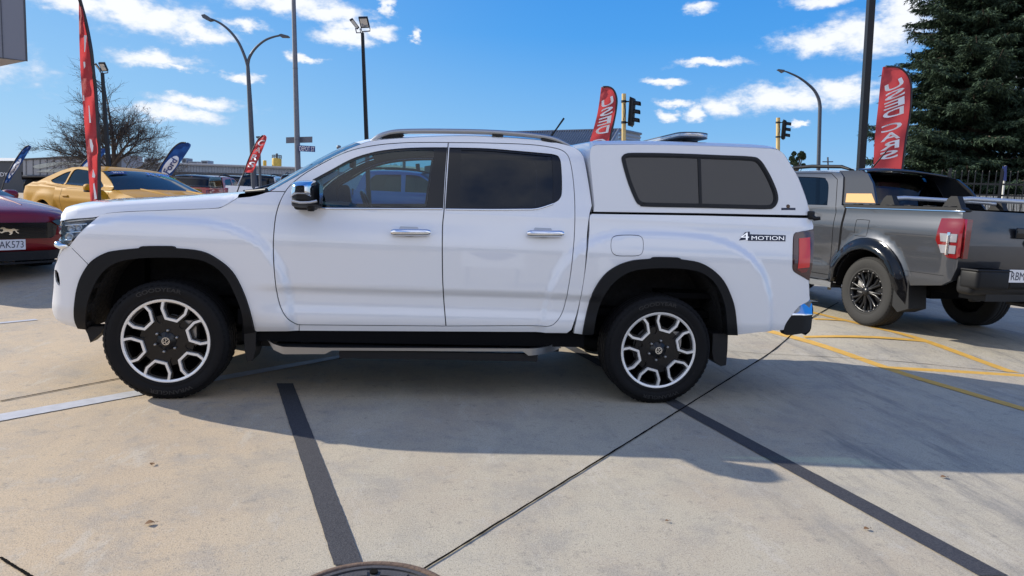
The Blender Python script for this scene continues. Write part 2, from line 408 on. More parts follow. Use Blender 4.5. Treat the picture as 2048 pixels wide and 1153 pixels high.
def tri2(poly, holes=(), step=None):
    pts = [tuple(p) for p in poly]; ed = [(i, (i+1) % len(poly)) for i in range(len(poly))]
    for h in holes:
        o = len(pts); pts += [tuple(p) for p in h]; ed += [(o+i, o+(i+1) % len(h)) for i in range(len(h))]
    if step:
        a = np.array(poly); x0, z0 = a.min(0); x1, z1 = a.max(0)
        gx, gz = np.meshgrid(np.arange(x0, x1, step), np.arange(z0, z1, step*.8)); gx = gx+(np.arange(gx.shape[0]) % 2)[:, None]*step*.5
        gx, gz = gx.ravel(), gz.ravel(); k = pip(gx, gz, poly)
        for h in holes: k &= ~pip(gx, gz, h)
        gx, gz = gx[k], gz[k]; k = segdist(gx, gz, poly) > step*.45
        for h in holes: k &= segdist(gx, gz, h) > step*.45
        pts += list(zip(gx[k], gz[k]))
    r = delaunay_2d_cdt([Vector(p) for p in pts], ed, [], 0, 1e-6)
    vv = [(v.x, v.y) for v in r[0]]; ff = r[2]
    c = np.array([np.mean([vv[i] for i in f], axis=0) for f in ff])
    k = pip(c[:, 0], c[:, 1], poly)
    for h in holes: k &= ~pip(c[:, 0], c[:, 1], h)
    return vv, [tuple(f) for f, q in zip(ff, k) if q]

PM = {}
def empty(name, loc=(0, 0, 0), rz=0.0):
    o = bpy.data.objects.new(name, None); COL.objects.link(o); o.location = loc; o.rotation_euler = (0, 0, rz); o.empty_display_size = .3
    PM[o.name] = Matrix.Translation(Vector(loc)) @ Matrix.Rotation(rz, 4, 'Z')
    return o
def tag(o, label=None, cat=None, group=None, kind=None):
    if label: o['label'] = label
    if cat: o['category'] = cat
    if group: o['group'] = group
    if kind: o['kind'] = kind
    return o
def ss(a, b, t):
    t = min(1, max(0, (t-a)/(b-a))); return t*t*(3-2*t)
def gz(x, y): return .12*ss(4.8, 6.6, x)*ss(.8, 2.4, y)+.24*ss(2.7, 6.6, y)*(1-ss(3.5, 7, x)*ss(16, 6, y))
# ------------------------------------------------------------------ ground
def ground_mat():
    m = bpy.data.materials.new('concrete'); m.use_nodes = True; t = m.node_tree; b = t.nodes['Principled BSDF']; l = t.links.new
    def nn(ty, **k):
        n = t.nodes.new(ty)
        for a, c in k.items(): setattr(n, a, c)
        return n
    tc = nn('ShaderNodeTexCoord')
    def noise(sc, det=6, ro=.6, map_=None):
        n = nn('ShaderNodeTexNoise'); n.inputs['Scale'].default_value = sc; n.inputs['Detail'].default_value = det; n.inputs['Roughness'].default_value = ro
        if map_:
            mp = nn('ShaderNodeMapping'); mp.inputs['Scale'].default_value = map_[0]; mp.inputs['Rotation'].default_value = (0, 0, map_[1]); l(tc.outputs['Object'], mp.inputs[0]); l(mp.outputs[0], n.inputs['Vector'])
        else: l(tc.outputs['Object'], n.inputs['Vector'])
        return n.outputs[0]
    def rng(x, a, c, lo=0, hi=1):
        n = nn('ShaderNodeMapRange', interpolation_type='SMOOTHSTEP'); l(x, n.inputs[0]); n.inputs[1].default_value = a; n.inputs[2].default_value = c; n.inputs[3].default_value = lo; n.inputs[4].default_value = hi
        return n.outputs[0]
    def mix(f, a, c, bt='MIX'):
        n = nn('ShaderNodeMixRGB', blend_type=bt)
        for i, x in enumerate((f, a, c)):
            if isinstance(x, tuple): n.inputs[i].default_value = (*x, 1)
            elif isinstance(x, (int, float)): n.inputs[i].default_value = x
            else: l(x, n.inputs[i])
        return n.outputs[0]
    sp = nn('ShaderNodeSeparateXYZ'); l(tc.outputs['Object'], sp.inputs[0])
    # warmer, sandier slabs at the left front, paler grey ones elsewhere
    wob = nn('ShaderNodeMath', operation='MULTIPLY_ADD'); l(noise(.9, 4), wob.inputs[0]); wob.inputs[1].default_value = 1.3; l(sp.outputs[0], wob.inputs[2])
    warm = rng(wob.outputs[0], .9, 2.3, 1, 0)
    base = mix(warm, (.45, .40, .305), (.49, .375, .245))
    base = mix(rng(noise(.8, 5), .42, .7, 0, .5), base, (.385, .30, .215))
    base = mix(rng(noise(2.6, 8, .75), .46, .66, 0, .50), base, (.27, .255, .23))
    base = mix(rng(noise(6.5, 6, .7), .54, .75, 0, .5), base, (.44, .415, .37))
    base = mix(rng(noise(1.5, 7, .7, ((1, .5, 1), .6)), .50, .70, 0, .28), base, (.26, .24, .205))
    base = mix(rng(noise(3.8, 7, .75, ((1, .35, 1), .9)), .55, .66, 0, .45), base, (.50, .455, .38))
    base = mix(rng(noise(11, 8, .8), .54, .66, 0, .6), base, (.20, .185, .16))
    # tyre polish and dirt drawn out along the driving direction, stronger at the right
    st = rng(noise(3.2, 8, .72, ((1.0, .16, 1), -.55)), .50, .74, 0, 1)
    rt = rng(sp.outputs[0], 2.2, 4.6, .15, 1.0)
    ml = nn('ShaderNodeMath', operation='MULTIPLY'); l(st, ml.inputs[0]); l(rt, ml.inputs[1])
    base = mix(ml.outputs[0], base, (.17, .165, .155))
    st2 = rng(noise(14, 6, .8, ((1.0, .12, 1), -1.1)), .56, .75, 0, 1)
    ml2 = nn('ShaderNodeMath', operation='MULTIPLY'); l(st2, ml2.inputs[0]); l(rng(sp.outputs[0], 2.8, 5.0, .0, .7), ml2.inputs[1])
    base = mix(ml2.outputs[0], base, (.12, .118, .115))
    # exposed grains
    g = noise(170, 3, .6); base = mix(rng(g, .54, .66, 0, .75), base, (.17, .155, .135)); base = mix(rng(g, .30, .42, .45, 0), base, (.60, .56, .48))
    g2 = noise(75, 5, .75); base = mix(rng(g2, .52, .70, 0, .62), base, (.18, .165, .14)); base = mix(rng(g2, .28, .44, .5, 0), base, (.62, .57, .47))
    v = nn('ShaderNodeTexVoronoi'); v.inputs['Scale'].default_value = 9; l(tc.outputs['Object'], v.inputs['Vector'])
    base = mix(rng(v.outputs['Distance'], .02, .045, .6, 0), base, (.10, .085, .07))
    l(base, b.inputs['Base Color']); b.inputs['Roughness'].default_value = .82; b.inputs['Specular IOR Level'].default_value = .35
    ad = nn('ShaderNodeMath', operation='MULTIPLY_ADD'); l(noise(28, 5, .7), ad.inputs[0]); ad.inputs[1].default_value = .6; l(g, ad.inputs[2])
    bp = nn('ShaderNodeBump'); bp.inputs['Strength'].default_value = .35; bp.inputs['Distance'].default_value = .005; l(ad.outputs[0], bp.inputs['Height']); l(bp.outputs[0], b.inputs['Normal'])
    MATS['concrete'] = m
ground_mat()
def axis(vals): return sorted(set(vals))
xs = axis([-600, -300, -150, -80, -50]+[x*1.0 for x in range(-40, -8, 2)]+[x*.4-8 for x in range(0, 56)]+[x*1.0 for x in range(16, 61, 2)]+[80, 150, 300, 600])
ys = axis([-60, -30, -15, -8]+[y*.4-6 for y in range(0, 60)]+[22, 26, 30, 40, 60, 90, 150, 300, 700, 1200])
g = MB(); g.grid([[(x, y, gz(x, y)) for y in ys] for x in xs])
tag(g.build('ground', 'concrete'), kind='structure')

def asphalt_paint():
    m = bpy.data.materials.new('band_dark'); m.use_nodes = True; t = m.node_tree; b = t.nodes['Principled BSDF']
    tc = t.nodes.new('ShaderNodeTexCoord'); n = t.nodes.new('ShaderNodeTexNoise'); n.inputs['Scale'].default_value = 160; n.inputs['Detail'].default_value = 6
    t.links.new(tc.outputs['Object'], n.inputs['Vector']); r = t.nodes.new('ShaderNodeValToRGB')
    r.color_ramp.elements[0].position = .35; r.color_ramp.elements[0].color = (.022, .022, .027, 1); r.color_ramp.elements[1].position = .72; r.color_ramp.elements[1].color = (.066, .065, .07, 1)
    t.links.new(n.outputs[0], r.inputs[0]); t.links.new(r.outputs[0], b.inputs['Base Color']); b.inputs['Roughness'].default_value = .75
    bp = t.nodes.new('ShaderNodeBump'); bp.inputs['Strength'].default_value = .5; bp.inputs['Distance'].default_value = .004; t.links.new(n.outputs[0], bp.inputs['Height']); t.links.new(bp.outputs[0], b.inputs['Normal'])
    MATS['band_dark'] = m
asphalt_paint()
def G(u, v): p = atZ(u, v, 0.0); return np.array([p[0], p[1]])
def strip(mb, a, b, w0, w1=None, z=.004, wob=.0, n=40):
    """painted strip between two ground points with slightly uneven edges"""
    a, b = np.array(a), np.array(b); d = (b-a)/np.linalg.norm(b-a); nrm = np.array([-d[1], d[0]]); w1 = w0 if w1 is None else w1
    rows = []
    for i in range(n+1):
        t = i/n; p = a+(b-a)*t; w = (w0+(w1-w0)*t)/2
        e = [p+nrm*(w+random.uniform(-wob, wob)), p-nrm*(w+random.uniform(-wob, wob))]
        rows.append([(q[0], q[1], gz(q[0], q[1])+z) for q in e])
    mb.grid(rows, False)
def edges_strip(mb, l0, l1, r0, r1, z=.004, wob=.0014, n=60):
    rows = []
    for i in range(n+1):
        t = i/n; a = np.array(l0)*(1-t)+np.array(l1)*t; b = np.array(r0)*(1-t)+np.array(r1)*t
        a = a+np.random.RandomState(i).uniform(-wob, wob, 2); b = b+np.random.RandomState(i+999).uniform(-wob, wob, 2)
        rows.append([(a[0], a[1], z), (b[0], b[1], z)])
    mb.grid(rows, False)
m_ = MB(); edges_strip(m_, G(553, 768), G(668, 1132), G(586, 768), G(727, 1132))
tag(m_.build('painted_band', 'band_dark'), kind='structure')
m_ = MB(); edges_strip(m_, G(1124, 692), G(1956.8, 1153), G(1142, 690), G(2016, 1153), n=90)
tag(m_.build('painted_band', 'band_dark'), kind='structure')
m_ = MB()
for a, b, w in ((G(848, 1140), G(1362, 820), .012), (G(1362, 820), G(1675, 622), .014), (G(0, 804), G(400, 727), .014), (G(0, 1117), G(70, 1160), .012),
                (G(1290, 690), G(2300, 770), .006), (G(0, 548), G(120, 541), .03), (G(1000, 640), G(1300, 600), .014)):
    strip(m_, a, b, w, z=.005, wob=.0018, n=60)
tag(m_.build('expansion_joints', 'joint_dark'), kind='structure')
m_ = MB(); edges_strip(m_, G(-60, 855), G(700, 714), G(-60, 840), G(700, 708), z=.0045, wob=.002)
strip(m_, G(-20, 649), G(73, 640), .075, z=.0045, wob=.002)
strip(m_, G(560, 1240), G(1100, 1300), .1, z=.0045)
tag(m_.build('white_markings', 'line_white'), kind='structure')
m_ = MB()
for (a, b, w) in (((1500, 660), (2140, 846), .11), ((1600, 638), (2140, 777), .11), ((1606, 686), (1858, 703), .09), ((1626, 657.5), (1690, 661.5), .09), ((1774, 739), (2060, 754), .09),
                  ((1540, 669), (1400, 660), .05)):
    strip(m_, G(*a), G(*b), w, z=.0035+.001*random.random(), wob=.003, n=80)
tag(m_.build('yellow_markings', 'line_yellow'), kind='structure')
# kerb behind the grey pickup
m_ = MB(); a = atZ(1985, 622); b = atZ(2300, 640); d = np.array([b[0]-a[0], b[1]-a[1]]); d /= np.linalg.norm(d); n_ = np.array([-d[1], d[0]])
pp = [(a-0)[:2]-d*0.5, b[:2]+d*6]; prof = [(0, 0), (.03, .13), (.06, .15), (.2, .15), (.2, 0)]
m_.grid([[(p[0]+n_[0]*o, p[1]+n_[1]*o, h) for o, h in prof] for p in pp], False)
tag(m_.build('kerb', 'concrete'), kind='structure')

# manhole cover with its frame
mc = np.array([1.455, -2.40]); root = tag(empty('manhole_cover', (mc[0], mc[1], 0)), 'cast iron manhole cover with raised ribs and keyhole at the bottom edge', 'manhole cover')
m_ = MB(); m_.lathe([(.315, .0), (.315, .006), (.337, .010), (.345, .0)], (0, 0, 0), 'z', 72); m_.build('frame', 'rust', root)
m_ = MB(); m_.lathe([(0, .003), (.308, .003), (.308, -.01)], (0, 0, 0), 'z', 72, False); m_.build('cover_plate', 'cast_iron', root)
m_ = MB()
def arcseg(mb, r0, r1, a0, a1, z0, z1, n=16):
    rows = []
    for i in range(n+1):
        t = a0+(a1-a0)*i/n; rows.append([(r*math.cos(t), r*math.sin(t), z) for r, z in ((r0, z0), (r0, z1), (r1, z1), (r1, z0))])
    mb.grid(rows, False)
arcseg(m_, .288, .306, 0, 2*math.pi, .003, .009, 72)
for k in range(10):
    a = math.radians(90+36*k); arcseg(m_, .235, .272, a+.10, a+.52, .003, .009); arcseg(m_, .19, .215, a+.10, a+.52, .003, .009); arcseg(m_, .12, .17, a+.1, a+.5, .003, .009)
m_.build('ribs', 'cast_iron', root)
m_ = MB(); m_.lathe([(0, .0101), (.016, .0101), (.016, .003)], (0, .262, 0), 'z', 16, False); m_.build('keyhole', 'joint_dark', root)
root.scale = (.93, .93, 1); root.location.y = -2.40

def leaf(u, v, s, rz, lab):
    m_ = MB(); P = []
    for i in range(7):
        t = i/6; w = math.sin(math.pi*t)**.8*.34*s*(1+.3*math.sin(5*t)); x = (t-.5)*s
        P.append([(x, -w, .004+.12*w+.12*s*math.sin(3*t)), (x, 0, .003+.12*s*math.sin(3*t)), (x, w, .004+.18*w+.12*s*math.sin(3*t))])
    m_.grid(P); m_.tube([(.5*s, 0, .01), (.8*s, .05*s, .006)], .0012, 5)
    o = m_.build('fallen_leaf', 'leaf_dry'); p = atZ(u, v); o.location = (p[0], p[1], .003); o.rotation_euler = (0.02, -.02, rz)
    tag(o, lab, 'leaf', 'dry leaves on the concrete')
leaf(300, 1050, .038, .3, 'dark curled dry leaf, nearer of two on the sandy concrete left of the band')
leaf(305, 931, .030, 1.6, 'small pale dry leaf on the sandy concrete in front of the front wheel')
leaf(1887, 957, .032, -.3, 'brown dry leaf lying in the shaded concrete at the right')
leaf(1733, 1061, .028, -.1, 'thin yellowish leaf lying right beside the long dark band at the right')
leaf(1334, 1045, .018, -.2, 'tiny dark leaf on the pale concrete between joint and dark band')
# ------------------------------------------------------------------ the white pickup
YC = 0.975
def yf(x, z):
    y = .05
    t = -.30-x
    if t > 0: y += .20*(t/.5)**3.6
    if x > 4.2: y += .9*(x-4.2)**2
    y += .05*ss(.60, .40, z)
    y += .045*ss(1.02, 1.30, z)
    if z > 1.28: y += .34*(z-1.28)+.9*max(0, z-1.66)**2
    # soft shoulders over the wheels and the hollow along the doors
    for hx, rx, rz in ((0, .80, .80), (3.27, .86, .84)):
        rr = (abs((x-hx)/rx)**3+(max(z-.39, 0)/rz)**3)**(1/3)
        y -= .036*ss(1.0, .93, rr)*ss(.40, .5, z)
    if .45 < x < 2.95: y += .030*ss(.77, .71, z)*ss(.50, .66, z)*ss(.45, .8, x)*ss(2.95, 2.7, x)
    return y
def yc(x, z):  # canopy side
    return .085+.20*max(0, z-1.22)+(.5*max(0, x-4.1)**2)
def U(u, v, f=yf, lim=.26, off=0.0):
    Y = .1
    for i in range(40):
        p = atY(u, v, Y+off); Y = .5*Y+.5*min(f(p[0], p[2]), max(lim, .26) if p[0] < 0 else 9)
    p = atY(u, v, Y+off)
    return (p[0], p[2])
def O(pts, f=yf, closed=True, n=4, off=0.0): return [U(u, v, f, off=off) for u, v in crom(pts, closed, n)]
def Y3(x, z, f=yf, off=0.0): return (x, f(x, z)+off, z)

T = empty('pickup_truck', (1.85, YC, 0))
tag(T, 'large white double cab pickup with white canopy, seen side on nose to the left', 'pickup truck')
def two(name, m, fn, parent=T, gap=.0, **kw):
    """the near part and its twin on the far side"""
    r = []
    for mir in (None, YC):
        b = MB(); fn(b, mir); r.append(b.build(name, m, parent, world=(parent is T)))
    return r
def rp(o):  # build a sub part (parents carry no transform of their own)
    return o
def sub(mb, name, m, part):
    o = mb.build(name, m, T, world=True); o.parent = part
    return o

ARCH_F = [(158, 657, 1), (151, 640), (150.2, 614), (155.4, 577.7), (165.8, 549), (184, 523), (210, 507.4), (236, 501.7), (280, 497.3, 1), (287, 493.6), (344, 493.4), (351, 497.3, 1), (402, 503), (435.5, 519), (464.7, 544), (485.5, 581.5), (500, 623), (509.7, 664, 1)]
ARCH_FI = [(171, 660, 1), (171, 627), (179.5, 590), (202, 548), (235.7, 525), (290, 516.5), (381.4, 517.5), (423, 530.5), (452, 556.5), (473, 598), (484, 631.4), (488, 669, 1)]
ARCH_R = [(1164.7, 669.5, 1), (1172, 630.5), (1185, 587), (1206.8, 552.4), (1232.8, 532.8), (1263, 522), (1302, 518, 1), (1309, 514.8), (1354, 515.8), (1360, 519, 1), (1397.7, 525.5), (1423.7, 539.3), (1445.4, 561), (1460.6, 591.4), (1469, 621.8), (1473.6, 670.4, 1)]
ARCH_RI = [(1187, 670, 1), (1193.8, 630.5), (1206.8, 595.7), (1228.5, 565.4), (1263, 543.7), (1315, 537), (1380, 539.8), (1415, 552.4), (1436.7, 576), (1449.7, 608.8), (1454, 639), (1456, 671, 1)]
DOORF = [(598.5, 650.4, 1), (587.7, 646.5), (572.5, 635), (559.5, 610), (550.8, 567), (546.5, 502), (549.5, 445.5), (557.3, 411), (570.5, 383.5), (590, 362), (626.7, 337), (691.8, 304.6), (748, 291.4), (800, 286.3), (840, 285.2), (896.2, 285.2, 1)]
BGAP = [(896.6, 285.2, 1), (892, 350), (888.2, 419.5), (884.8, 462.8), (885.6, 567), (892, 652.8, 1)]
DOORR = [(897.2, 285.4, 1), (973.6, 286.3), (1060, 289.4), (1112.4, 297), (1132, 306.7), (1140.6, 324), (1147, 363), (1150, 415), (1148.4, 480), (1140.6, 554), (1129.8, 610), (1119, 636.3), (1105.7, 650.5), (1093, 653.7, 1)]
HOODGAP = [(194, 434.3, 1), (210.7, 427), (256.5, 423.3), (340, 420), (423, 417), (445, 413.5), (475, 395.5, 1)]
dF = O(DOORF, closed=False); bG = O(BGAP, closed=False); dR = O(DOORR, closed=False)
aF = O(ARCH_F, closed=False); aFi = O(ARCH_FI, closed=False, off=-.02); aR = O(ARCH_R, closed=False); aRi = O(ARCH_RI, closed=False, off=-.02)
hG = O(HOODGAP, closed=False)
PILL = O([(541, 383, 1), (560, 371.5), (600, 349), (658.6, 317), (690, 301.5), (722, 288.5), (748, 281.5), (800, 276.6), (896, 272.3), (974, 273.2), (1082, 280.7), (1138, 291.6), (1155, 299), (1165, 310), (1170, 325), (1177.5, 367), (1184, 412, 1), (1179.6, 428), (1175, 463), (1169, 550), (1156, 619), (1143, 660, 1)], closed=False)
# front fender
fender = hG+O([(475, 395.3, 1), (498, 393.6), (516, 390), (530, 385.5), (541, 383.3, 1)], closed=False)[1:]+dF[::-1][len(dF)-len(O(DOORF[:9], closed=False)):] + [U(598.5, 662.3)]
lowF = O(DOORF[:9], closed=False)     # door front edge, bottom to mirror height
fender = hG+O([(498, 393.6), (516, 390), (530, 385.5), (541, 383.3), (555, 383.4)], closed=False)+lowF[::-1]+[U(598.5, 662.3)]+aF[::-1][:-16]
fa = [p for p in aF if p[0] > U(176, 529)[0]]
fender = hG+O([(498, 393.6), (516, 390), (530, 385.5), (541, 383.3), (555, 383.4)], closed=False)+lowF[::-1]+[U(598.5, 662.3)]+fa[::-1]+[U(176.2, 529.5), U(157, 510), U(138.5, 491.8), U(160, 465)]
two('front_fender', 'white_paint', lambda b, m: b.panel(fender, yf, gap=.003, mirror=m, step=.03))
# front bumper side
fb = [p for p in aF if p[0] <= U(176, 529)[0]]
bump = [U(176.2, 529.5), U(157, 510), U(138.5, 491.8)]+O([(128, 497), (119.5, 510), (113.8, 523), (108.5, 538.6), (106.8, 575), (103.8, 609), (106, 627), (116.4, 642.7), (134.6, 650.5), (155, 656.5)], closed=False)+fb
vent = O([(109.8, 541), (116.5, 547), (119.5, 571), (112, 563)], closed=True, n=2)
# cab frame (pillars, roof side, sill) and doors
ring = PILL+[U(1134, 667), U(598.5, 662.3)]+dens([lowF[0]]+[bG[-1]]+[dR[-1]], .05, False)+dR[::-1][1:]+dF[::-1][:len(dF)-len(lowF)+1]
two('cab_frame', 'white_paint', lambda b, m: b.panel(ring, yf, gap=.002, mirror=m, step=.03, flange=.05))
doorF = dF+bG
# window openings
WF = O([(626, 360.5, 1), (658.6, 343), (702.5, 319.5), (746.5, 305.6), (790.4, 299), (834.4, 296.4), (893.6, 296, 1), (889, 350), (885.4, 416.6, 1), (612, 416.6, 1), (612, 373, 1)])
WR = O([(899.6, 296.4, 1), (973, 298), (1038.7, 303.3), (1090, 307.8), (1108, 310.2), (1118, 316), (1122, 335), (1123.3, 380.5), (1119, 397.5), (1106, 406.5), (1086.4, 413), (1069, 417), (1040, 417.6), (891.5, 417.4, 1)])
doorR = dR[::-1]+bG[:1]+bG[1:]
doorR = bG+dR[::-1]
GF = O([(631, 361.5, 1), (658.6, 347), (702.5, 323.3), (746.5, 309.4), (790.4, 302.7), (834.4, 300), (870, 299.5, 1), (853.4, 414.8, 1), (616, 414.8, 1), (617, 374, 1)])
GR = O([(922, 300.6, 1), (973, 301.5), (1038.7, 306.8), (1104.5, 313, 1), (1107.5, 360), (1107, 402, 1), (1086, 409.5), (1066, 413.6), (919.4, 414.4, 1)])
for mir in (None, YC):
    for nm, dr, win, gl, gm, hd in (('front_door', doorF, WF, GF, 'glass_front', (780.7, 861.8, 457, 471.5)), ('rear_door', doorR, WR, GR, 'glass_rear', (1051.7, 1126.7, 459.8, 473.7))):
        b = MB(); b.panel(dr, yf, holes=[win], gap=.0035, mirror=mir, step=.03, flange=.03); d = b.build(nm, 'white_paint', T, world=True)
        b = MB(); b.panel(win, yf, holes=[gl], gap=-.002, mirror=mir, off=.008, flange=.02); sub(b, 'window_trim', 'gloss_black', d)
        b = MB(); b.panel(gl, yf, mirror=mir, off=.014, flange=0, gap=-.004); sub(b, 'window', gm, d)
        # bright strip along the sill
        b = MB(); pts = [(u, v) for u, v in (((640, 417.6), (720, 418), (800, 418.4), (885, 418.4)) if nm == 'front_door' else ((891.5, 419.3), (980, 420), (1042, 419.6), (1069, 419), (1087, 415), (1106, 408.5)))]
        pp = [U(u, v) for u, v in crom(pts, False, 4)]
        b.tube([(x, (yf(x, z)-.002) if mir is None else 2*YC-yf(x, z)+.002, z) for x, z in pp], .0065, 8); sub(b, 'sill_strip', 'chrome', d)
        # handle with its cup
        x0, z0 = U(hd[0], (hd[2]+hd[3])/2); x1, z1 = U(hd[1], (hd[2]+hd[3])/2+.6); zz = (z0+z1)/2; yy = yf((x0+x1)/2, zz)
        sg = 1 if mir is None else -1; Y = (lambda q: q if mir is None else 2*YC-q)
        b = MB(); n = 14; P = []; R = []
        for i in range(n+1):
            t = i/n; P.append((x0+.006+(x1-x0-.012)*t, Y(yy-.03-.012*math.sin(math.pi*t)), z0+(z1-z0)*t)); R.append(.0235*min(1, (.72+5*min(t, 1-t))))
        b.tube(P, R, 14); b.rbox((x0+.03, Y(yy-.012), zz), (.035, .04, .024), .008); b.rbox((x1-.03, Y(yy-.012), zz), (.04, .04, .026), .008)
        sub(b, 'handle', 'chrome', d)
        b = MB(); n = 14; xm = (x0+x1)/2-.012; rows = []
        for i in range(7):
            r = .062*(1-i/6); dd = 0
            rows.append([(xm+r*1.05*math.cos(2*math.pi*j/24), Y(yf(xm+r*math.cos(2*math.pi*j/24), zz+.01+r*math.sin(2*math.pi*j/24))-.0016), zz+.012+r*.72*math.sin(2*math.pi*j/24)) for j in range(25)])
        b.grid(rows); sub(b, 'handle_cup', 'cup_white', d)

# dark skin just behind the shut lines, and inner trim
for mir in (None, YC):
    b = MB(); lin = dF+dR+[U(1134, 660), U(600, 658)]
    b.panel(inset(lin, .02), yf, holes=[inset(WF, -.004), inset(WR, -.004)], off=.028, mirror=mir, flange=0)
    b.build('inner_trim', 'interior_grey', T, world=True)
    b = MB(); b.panel(fender, yf, off=.03, mirror=mir, flange=0); b.build('inner_wing', 'dark_inner', T, world=True)

# bumper, lamps, nose
bumpers = MB()
for mir in (None, YC): bumpers.panel(bump, yf, holes=[vent], gap=.002, mirror=mir, step=.02, flange=.03)
edge = [U(u, v) for u, v in ((128, 497), (119.5, 510), (113.8, 523), (108.5, 538.6), (106.8, 575), (103.8, 609), (106, 627), (116.4, 642.7), (134.6, 650.5))]
def nose_rows(pts, xc):
    rows = []
    for (x, z) in pts:
        ye = yf(x, z); row = []
        for j in range(-10, 11):
            s = abs(j)/10; w = 1-s  # s=1 at the corner
            q = 1-w*1.0; X = x+(xc-x)*(1-q*q) if xc < x else x-(.0)*w
            X = x+(min(xc, x-.02)-x)*(1-s**2.2); Yv = YC-(YC-ye)*s if j <= 0 else YC+(YC-ye)*s
            row.append((X, Yv, z))
        rows.append(row)
    return rows
lowedge = [e for e in edge]
bumpers.grid(nose_rows(lowedge, -.86)); fbp = bumpers.build('front_bumper', 'white_paint', T, world=True)
for mir in (None, YC): b = MB(); b.panel(inset(vent, -.01), yf, off=.02, mirror=mir, flange=0); sub(b, 'vent', 'dark_inner', fbp)
# grille
b = MB(); b.grid(nose_rows([U(u, v) for u, v in ((124, 446), (122, 465), (122, 484), (126, 497))], -.83)); gr = b.build('grille', 'gloss_black', T, world=True)
for k, (u, v) in enumerate(((124, 452), (122, 468), (122, 482))):
    b = MB(); r = nose_rows([U(u, v)], -.845)[0]; b.tube(r[1:-1], .009, 8); sub(b, 'grille_bar', 'chrome', gr)
# head lamp
HL = O([(124.2, 441, 1), (150, 438), (194.4, 435, 1), (172, 457), (134.6, 491.8, 1), (121.8, 483.5, 1), (121.2, 460)], n=3)
for mir in (None, YC):
    Ym = (lambda q: q if mir is None else 2*YC-q)
    b = MB(); b.panel(HL, yf, off=.045, mirror=mir, flange=0, step=.02); h = b.build('headlight', 'lamp_bowl', T, world=True)
    b = MB(); b.panel(HL, yf, off=-.001, mirror=mir, flange=.03, step=.02, gap=.002); sub(b, 'lens', 'lamp_clear', h)
    b = MB()
    for (u0, v0, u1, v1, r) in ((126, 444, 188, 438, .006), (124, 452, 172, 449, .007), (125, 467, 160, 464, .006), (123, 481, 142, 481, .009)):
        p0 = U(u0, v0); p1 = U(u1, v1); b.tube([(x, Ym(yf(x, z)+.022), z) for x, z in [(p0[0]+(p1[0]-p0[0])*t/6, p0[1]+(p1[1]-p0[1])*t/6) for t in range(7)]], r, 8)
    sub(b, 'chrome_trim', 'chrome', h)
    for (u, v, r) in ((140, 458, .020), (136, 474, .022), (155, 456, .018)):
        b = MB(); x, z = U(u, v); b.lathe([(0, .0), (r*.6, -.004), (r, -.02), (r, .01)], (x, Ym(yf(x, z)+.028), z), 'y', 20); sub(b, 'lamp_unit', 'clear_lens', h)
    b = MB(); p0 = [U(u, v) for u, v in ((134, 492.5), (125, 493.5), (116.8, 489))]
    b.tube([(x, Ym(yf(x, z)-.006), z) for x, z in p0], [.010, .020, .022], 10); sub(b, 'chrome_lip', 'chrome', h)

# hood: from the shut line across, crown read off the silhouette
SIL = [(134, 437), (138, 430), (145, 421.8), (163, 411), (189, 405.3), (230, 400.5), (280, 397.5), (340, 394), (400, 390.2), (475, 385.5)]
GAPP = [(132, 440), (150, 437.8), (170, 436.4), (194, 434), (212, 427.3), (256.5, 423.2), (300, 421.6), (340, 420), (400, 418), (423, 417), (445, 413.5), (475, 395.5)]
xg = []
for u, v in crom(GAPP, False, 3): xg.append(U(u, v))
def silz(x):
    # silhouette height at this x, taken at y = .35 inside
    best = None
    for i in range(len(SILW)-1):
        if SILW[i][0] <= x <= SILW[i+1][0]:
            t = (x-SILW[i][0])/(SILW[i+1][0]-SILW[i][0]); return SILW[i][1]*(1-t)+SILW[i+1][1]*t
    return SILW[0][1] if x < SILW[0][0] else SILW[-1][1]
SILW = [tuple(atY(u, v, .30)[[0, 2]]) for u, v in SIL]
rows = []
def hoodpt(x, z, first):
    y0 = yf(x, z)+.002; zt = max(silz(x), z+.004); h = YC-y0; row = []
    for j in range(-18, 19):
        a = abs(j)/18; d = (1-a)**1.35*h  # distance in from the edge
        w = .70*(1-(1-min(1, d/.045))**2)+.30*(1-(1-min(1, d/.34))**2)
        zz = z+(zt-z)*w+.025*ss(.22, h, d)
        # two broad raised flanks with a lower middle
        zz -= .018*ss(.50, .62, d)
        xx = x-(.10*(1-a**2.5) if x < -.55 else .10*(1-a**2.5)*ss(-.2, -.55, x))
        row.append((xx, y0+d if j <= 0 else 2*YC-y0-d, zz))
    return row
gc = [p for p in xg]
rows = [hoodpt(x, z, 0) for x, z in gc]
b = MB(); b.grid(rows); hood = b.build('hood', 'white_paint', T, world=True)
# panel closing the nose between the hood lip and the grille
nr_ = nose_rows([U(124.3, 444)], -.83)[0]; ys_ = [q[1] for q in nr_]; low_ = []
for (hx_, hy_, hz_) in rows[0]:
    low_.append((float(np.interp(hy_, ys_, [q[0] for q in nr_])), hy_, nr_[0][2]))
b = MB(); b.grid([rows[0], [((a[0]+c[0])/2-.015, a[1], (a[2]+c[2])/2) for a, c in zip(rows[0], low_)], low_]); b.build('nose_panel', 'white_paint', T, world=True)
